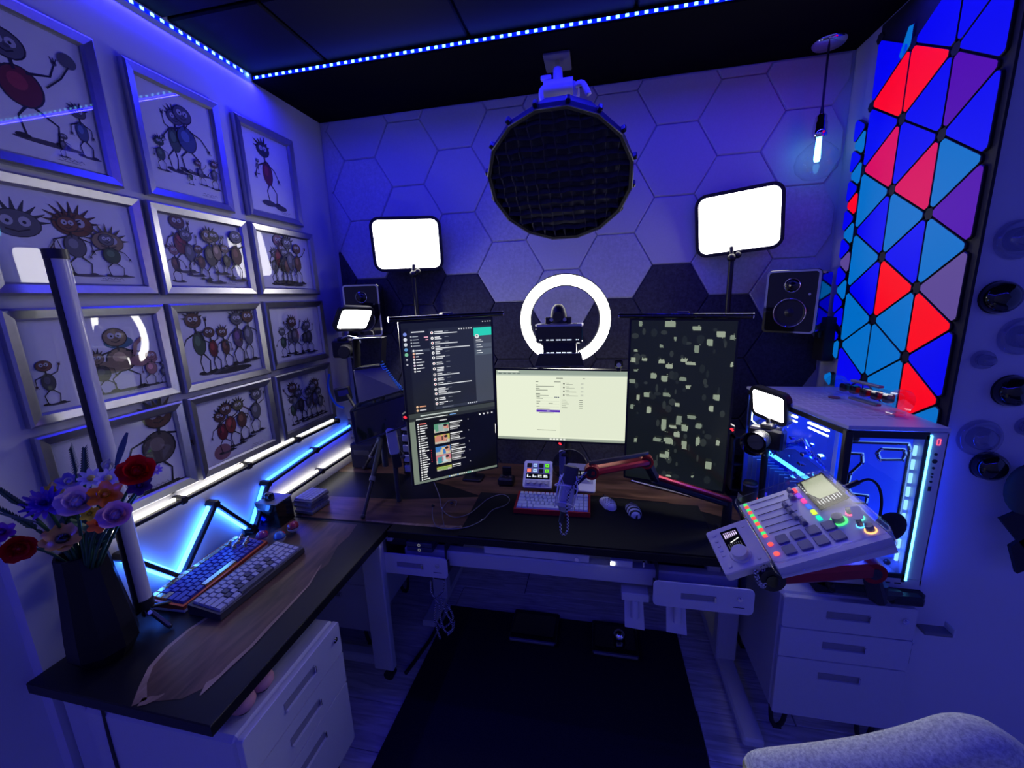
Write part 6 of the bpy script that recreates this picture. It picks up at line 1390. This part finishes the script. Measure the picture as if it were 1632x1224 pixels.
for i in range(6): a = 2*PI*i/6; b.bar((.010*math.cos(a), 0, .010*math.sin(a)), (.010*math.cos(a+.7), 0, .010*math.sin(a+.7)), .002, .001)
b.build('side_emblem', M_matte, dk, loc=(W2/2+.0005, .04, -.015), rotd=(0, 0, 90))
Oa = at(1225, 915, 1, 1.16); a1_ = at(1385, 905, 1, 1.34); ab = at(1400, 945, 1, 1.36)
t = thing('boom_arm', 'red and black arm below the mixer, reaching from its clamp beside the computer', 'equipment arm', Oa); v1 = a1_-Oa
B().bar((0, 0, 0), v1, .055, .050, .012, m=M_red, ext=.02).build('lower_arm', parent=t)
B().bar((v1.x*.05, v1.y*.05-.02, .022), (v1.x*.9, v1.y*.9-.02, .022), .012, .012, .003).build('cable_cover', M_black, t)
for s_ in (0, 1): q = v1*s_; B().cyl(q+Vector((0, -.03, 0)), q+Vector((0, .03, 0)), .034, n=22).build('joint', M_black if s_ == 0 else M_red, t); B().cyl(q+Vector((0, -.034, 0)), q+Vector((0, -.028, 0)), .018, n=18).build('joint_cap', M_gloss, t)
v2 = at(1398, 955, 1, 1.38)-Oa; v3 = at(1430, 800, 1, 1.40)-Oa; v4 = at(1370, 770, 1, 1.42)-Oa
B().bar(v1, v2, .05, .035, .01, ext=.01).build('bracket', M_black, t); B().bar(v2+Vector((0, 0, .02)), Vector((.985, 1.405, .695))-Oa, .035, .035, .01).build('clamp_bar', M_black, t)
B().box(Vector((.99, 1.395, .690))-Oa, (.10, .04, .035), .010).build('clamp', M_black, t); B().cyl(v2+Vector((0, .0, .0)), v2+Vector((0, 0, .06)), .022, n=16).build('swivel', M_black, t)
MB_ = Matrix.Translation(-Oa) @ mx.matrix_basis
B().prism(rrect(.12, .12, .012), -.076, -.062, M_black, M=MB_).build('tilt_plate', parent=t)
hub = MB_ @ Vector((0, 0, -.085)); B().ball(hub, .03, 14, 10).build('tilt_ball', M_black, t); B().bar(hub, v1*.30, .03, .03, .006).build('tilt_link', M_black, t)
jl = MB_.inverted() @ (dk.matrix_basis @ Vector((0, 0, -.034))-Oa)
B().bar(MB_ @ Vector((.0, 0, -.069)), MB_ @ jl, .05, .010, .002).build('carrier_bar', M_black, t)
# soft black cover and cable right of the mixer
t = thing('cable_pouch', 'black bulky cover with a cable loop between mixer and computer', 'pouch', at(1418, 840, 1, 1.385)); B().ball((0, 0, 0), .052, 14, 10, (.8, .45, 1.0), M=rot(0, 25, 0)).build('pouch', M_matte, t)
B().tube(smooth([at(x, y, 1, 1.37)-t.location for x, y in ((1400, 835), (1405, 800), (1400, 775), (1385, 764), (1365, 770), (1345, 778))], 6), .004, 8).build('cable', M_black, t); B().cyl(at(1368, 768, 1, 1.37)-t.location, at(1345, 778, 1, 1.36)-t.location, .008, n=10).build('plug', M_black, t)
cable('braided_cable', 'black and white braided cable bunched under the jog controller', [at(1204, 910, 1, 1.13), at(1208, 925, 1, 1.13), at(1216, 934, 1, 1.13), at(1222, 920, 1, 1.14), at(1216, 908, 1, 1.14)], .007, M_braid)
# ================================================================== VASE, FLOWERS, LIGHT TUBE
vb = Vector((-1.385, .748, ZT)); t = thing('vase', 'tall black faceted vase at the near end of the side desk', 'vase', vb)
b = B(); NN = 10; rings = [(.058, 0), (.078, .035), (.075, .09), (.060, .24), (.053, .325)]
v = [(r*math.cos(2*PI*(i+.5*(k % 2)*.0)/NN), r*math.sin(2*PI*i/NN), z) for k, (r, z) in enumerate(rings) for i in range(NN)]
M_vase = pr('vase_black', (.006, .006, .009), .35, spec=.3); b.add(v, [(k*NN+i, k*NN+(i+1) % NN, (k+1)*NN+(i+1) % NN, (k+1)*NN+i) for k in range(len(rings)-1) for i in range(NN)]+[list(range(NN))[::-1]], M_vase)
b.add([(r*math.cos(2*PI*i/NN), r*math.sin(2*PI*i/NN), z) for r, z in ((.047, .325), (.050, .20)) for i in range(NN)], [(i, (i+1) % NN, NN+(i+1) % NN, NN+i) for i in range(NN)], M_vase); b.build('body', parent=t)
b = B(); b.ring(circ(.0535, NN), circ(.047, NN), .322, .328, M_vase); b.build('rim', parent=t)
M_stem = pr('stem_green', (.02, .10, .035), .45); M_leaf = pr('leaf_green', (.015, .07, .03), .45)
def stem(t_, p, bend=(0, 0, 0)):
    a = vb+Vector((p.x-vb.x, p.y-vb.y, 0))*.18+Vector((0, 0, .29)); m_ = a.lerp(p, .5)+Vector(bend)+Vector((0, 0, .02))
    B().tube([q-t_.location for q in smooth([a, m_, p], 4)], .0035, 6).build('stem', M_stem, t_)
def petal(b, L, w_, cup, M, m, th=.0016, n=5):
    v = []
    for i in range(n+1):
        s = i/n; ww = w_*math.sin(PI*min(.97, .12+.80*s))**.7/2; z = cup*s*s*L
        v += [(-ww, L*s, z+ww*.25), (0, L*s, z), (ww, L*s, z+ww*.25)]
    f = [(3*i+k, 3*i+k+1, 3*i+k+4, 3*i+k+3) for i in range(n) for k in range(2)]
    b.add(v, f, m, True, M); return b
def flower(name, label, px, y, kind, col, R, face=(-8, 10), grp='toy brick flowers in the black vase', col2=None):
    R *= 1.38; p = at(px[0], px[1], 1, y); t_ = thing(name, label, 'flower', p, group=grp); stem(t_, p)
    d_ = (Vector((0, 0, CAMZ))-p).normalized(); d_ = (d_+Vector((face[0]/30, 0, face[1]/30))).normalized(); F = frame((0, 0, 0), d_)
    m = pr('petal_%d_%d_%d' % tuple(int(c*99) for c in col), col, .28, coat=.3); m2 = pr('petal_%d_%d_%d' % tuple(int(c*99) for c in (col2 or col)), col2 or col, .3, coat=.3)
    if kind == 'daisy':
        for i in range(9): petal(B(), R, R*.45, .15, F @ rot(0, 0, 40*i), m).build('petal', parent=t_)
        B().ball((0, 0, .003), R*.32, 12, 8, (1, 1, .5), M=F).build('centre', m2, t_)
    elif kind == 'rose':
        for ring, (n, tilt, s) in enumerate(((5, 12, 1.0), (5, 38, .88), (4, 60, .72), (3, 74, .55))):
            for i in range(n): petal(B(), R*s, R*s*1.15, .35, F @ rot(0, 0, 360/n*i+ring*31) @ rot(tilt), m if ring < 3 else m2).build('petal', parent=t_)
        B().ball((0, 0, R*.3), R*.30, 12, 8, (1, 1, 1), M=F).build('bud', m2, t_)
    elif kind == 'open':
        for i in range(6): petal(B(), R, R*.75, .1, F @ rot(0, 0, 60*i) @ rot(12), m).build('petal', parent=t_)
        for i in range(6): petal(B(), R*.62, R*.5, .4, F @ rot(0, 0, 60*i+30) @ rot(42), m2).build('inner_petal', parent=t_)
        B().ball((0, 0, R*.22), R*.2, 10, 8, M=F).build('centre', m2, t_)
    elif kind == 'tulip':
        U = frame((0, 0, 0), (Vector((0, 0, 1))+Vector((p.x-vb.x, p.y-vb.y, 0))*3).normalized())
        for i in range(3): petal(B(), R*1.5, R*1.5, .25, U @ rot(0, 0, 120*i) @ rot(66), m).build('petal', parent=t_)
        for i in range(3): petal(B(), R*1.35, R*1.3, .25, U @ rot(0, 0, 120*i+60) @ rot(72), m).build('petal', parent=t_)
        B().ball((0, 0, R*.5), R*.55, 12, 8, (1, 1, 1.2), M=U).build('bud', m, t_)
    elif kind == 'aster':
        for ring, (n, tilt, s) in enumerate(((14, 8, 1), (12, 30, .82), (9, 52, .62), (6, 70, .45))):
            for i in range(n): petal(B(), R*s, R*.26, .2, F @ rot(0, 0, 360/n*i+ring*13) @ rot(tilt), m, n=3).build('petal', parent=t_)
    elif kind == 'poppy':
        for i in range(8): petal(B(), R, R*.8, .15, F @ rot(0, 0, 45*i) @ rot(6+6*(i % 2)), m).build('petal', parent=t_)
        B().ball((0, 0, .006), R*.34, 14, 8, (1, 1, .7), M=F).build('centre', M_gloss, t_)
    return t_
flower('rose', 'glossy red rose at the upper right of the bouquet', (221, 754), .72, 'rose', (.80, .01, .012), .030)
flower('rose', 'dull red rose hanging low at the left of the bouquet', (28, 872), .66, 'rose', (.65, .012, .018), .027, (0, -8))
flower('peony', 'large cream and lilac peony in the middle of the bouquet', (124, 803), .66, 'rose', (.85, .58, .55), .029, col2=(.75, .70, .78))
flower('peony', 'lilac peony at the right side of the bouquet', (186, 824), .67, 'rose', (.80, .42, .48), .026, col2=(.72, .62, .70))
flower('aster', 'violet many-petalled aster at the left of the bouquet', (72, 804), .66, 'aster', (.16, .07, .42), .031)
flower('poppy', 'orange open flower above the right peony', (170, 790), .69, 'open', (.95, .25, .01), .026, col2=(.95, .4, .03))
flower('daisy', 'white daisy with a yellow centre, left one of the pair on top', (145, 762), .72, 'daisy', (.62, .62, .60), .018, (0, 10), col2=(.6, .5, .05))
flower('daisy', 'white daisy, right one of the pair on top', (172, 762), .73, 'daisy', (.62, .62, .62), .018, (0, 14), col2=(.55, .5, .1))
flower('tulip', 'white tulip-like bud rising above the daisies', (170, 748), .77, 'tulip', (.58, .56, .56), .013)
flower('sunflower', 'ochre poppy with a black centre hanging over the vase rim', (100, 860), .68, 'poppy', (.85, .45, .06), .030, (0, 26))
flower('pansy', 'purple small flower cut by the left edge of the picture', (4, 850), .66, 'open', (.22, .02, .22), .020)
flower('snapdragon', 'pale lilac half-open flower at the back of the bouquet', (110, 770), .73, 'open', (.36, .28, .42), .020, (0, 20), col2=(.62, .60, .62))
flower('marigold', 'small orange flower under the right peony', (160, 836), .67, 'open', (.95, .2, .03), .018)
flower('buttercup', 'yellow small flower among the leaves at the upper left', (86, 782), .72, 'open', (.85, .62, .05), .017)
flower('buttercup', 'yellow small flower tucked right of the cream peony', (144, 820), .66, 'open', (.8, .62, .05), .014)
flower('blossom', 'small white blossom at the far right tip of the bouquet', (248, 749), .77, 'daisy', (.55, .50, .62), .011)
flower('violet', 'dark purple flower below the glossy red rose', (224, 775), .73, 'open', (.06, .02, .09), .020, col2=(.1, .04, .16))
def fern(label, a, tip, y0, y1, n=13, w_=.028):
    p0 = at(*a, 1, y0); p1 = at(*tip, 1, y1); t_ = thing('fern_leaf', label, 'leaf', p0, group='green leaves in the black vase'); stem(t_, p0); d_ = p1-p0; L_ = d_.length; F = frame((0, 0, 0), d_, (0, 1, 0))
    B().tube([Vector((0, 0, 0)), d_], .002, 5).build('midrib', M_stem, t_); b = B()
    for i in range(n):
        for s in (-1, 1):
            z = L_*(i+.5)/n; b.add([(0, 0, z), (s*w_*(1-.5*i/n), 0, z+.012), (s*w_*(1-.5*i/n)*.8, .003, z+.018), (0, 0, z+.010)], [(0, 1, 2, 3)], None, M=F)
    b.build('leaflets', M_leaf, t_)
fern('dark ferny sprig standing up against the light tube', (122, 760), (112, 716), .74, .78); fern('dark ferny sprig in front of the light tube, right one', (135, 764), (134, 718), .73, .76, 12, .022)
fern('dark ferny leaf spreading to the left edge', (40, 810), (-10, 775), .64, .60, 14, .03); fern('dark green sprig at the lower left behind the red rose', (60, 845), (2, 812), .66, .62, 12, .022)
for px, tip, lab in (((186, 742), (206, 690), 'long blue-green blade leaf pointing up between picture and tulip'), ((60, 832), (-6, 812), 'broad grey-blue leaf running to the left edge')):
    p0 = at(*px, 1, .76 if px[0] > 100 else .65); p1 = at(*tip, 1, .80 if px[0] > 100 else .60); t_ = thing('blade_leaf', lab, 'leaf', p0, group='green leaves in the black vase'); stem(t_, p0); d_ = p1-p0
    petal(B(), d_.length, .022, .05, frame((0, 0, 0), d_, (0, 1, 0)) @ rot(90), pr('leaf_teal', (.03, .09, .10), .4)).build('blade', parent=t_)
for i, (px, py) in enumerate(((95, 850), (130, 842), (150, 850), (165, 862), (112, 838))):
    p = at(px, py, 1, .72); t_ = thing('leaf', ['dark green leaf at the left of the vase mouth', 'dark green leaf right of the middle of the vase mouth', 'dark green leaf under the right peony', 'dark green leaf hanging lowest over the right rim of the vase', 'dark green leaf highest in the middle, under the cream peony'][i], 'leaf', p, group='dark leaves at the vase mouth'); stem(t_, p); petal(B(), .06, .04, .3, rot(40, 0, 70*i), M_leaf).build('blade', parent=t_)
# light tube
tb = Vector((-1.385, .862, ZT)); t = thing('light_tube', 'tall unlit tube lamp, black back and milky front, on a small tripod behind the vase', 'tube lamp', tb)
M_tube = pr('milky_diffuser', (.52, .52, .56), .3, coat=.2)
zt = at(58, 398, 0, -1.385).z-ZT; R_ = .021
b = B(); n_ = 14; a0_ = math.radians(-78)
def halfpipe(b, a_, c_, r, m):
    v = [(r*math.cos(a_+(c_-a_)*i/n_), r*math.sin(a_+(c_-a_)*i/n_), z) for z in (.09, zt-.02) for i in range(n_+1)]
    b.add(v, [(i, i+1, n_+2+i, n_+1+i) for i in range(n_)], m, True)
halfpipe(b, math.radians(-62), math.radians(130), .0225, M_tube); b.build('diffuser', parent=t)
b = B(); halfpipe(b, math.radians(130), math.radians(298), .0245, M_black); b.build('back_shell', parent=t)
B().cyl((0, 0, zt-.02), (0, 0, zt+.005), .0255, n=22).build('end_cap', M_black, t); B().cyl((0, 0, .06), (0, 0, .09), .0255, n=22).build('end_cap', M_black, t)
B().cyl((0, 0, .03), (0, 0, .06), .012, n=14).build('spigot', M_chrome, t); fp = at(272, 1001, 2, ZT)-tb; 
for q in (fp, Vector((.02, .10, 0)), Vector((-.07, -.05, 0))): q.z = .007; B().bar((0, 0, .055), q, .014, .010, .003).build('leg', M_black, t); B().ball(q, .0065, 8, 6).build('leg_tip', M_black, t)
for s in (-1, 1): B().cyl((s*.012, .0, .045), (s*.03, -.01, .05), .006, n=10).build('thumb_screw', M_chrome, t)
cable('wall_cable', 'dark cable running down behind the near end of the side desk', [Vector((-1.30, .66, .69)), Vector((-1.30, .655, .4)), Vector((-1.27, .66, .02))], .004)
t = thing('desk_leg', 'leg', 'leg', (-1.435, .70, 0)); B().box((0, 0, .36), (.09, .05, .66), .006).build('column', M_wmetal, t); B().box((0.0, 0, .02), (.11, .07, .04), .006).build('foot', M_wmetal, t)
demote(t, d1, 'column', 'leg')
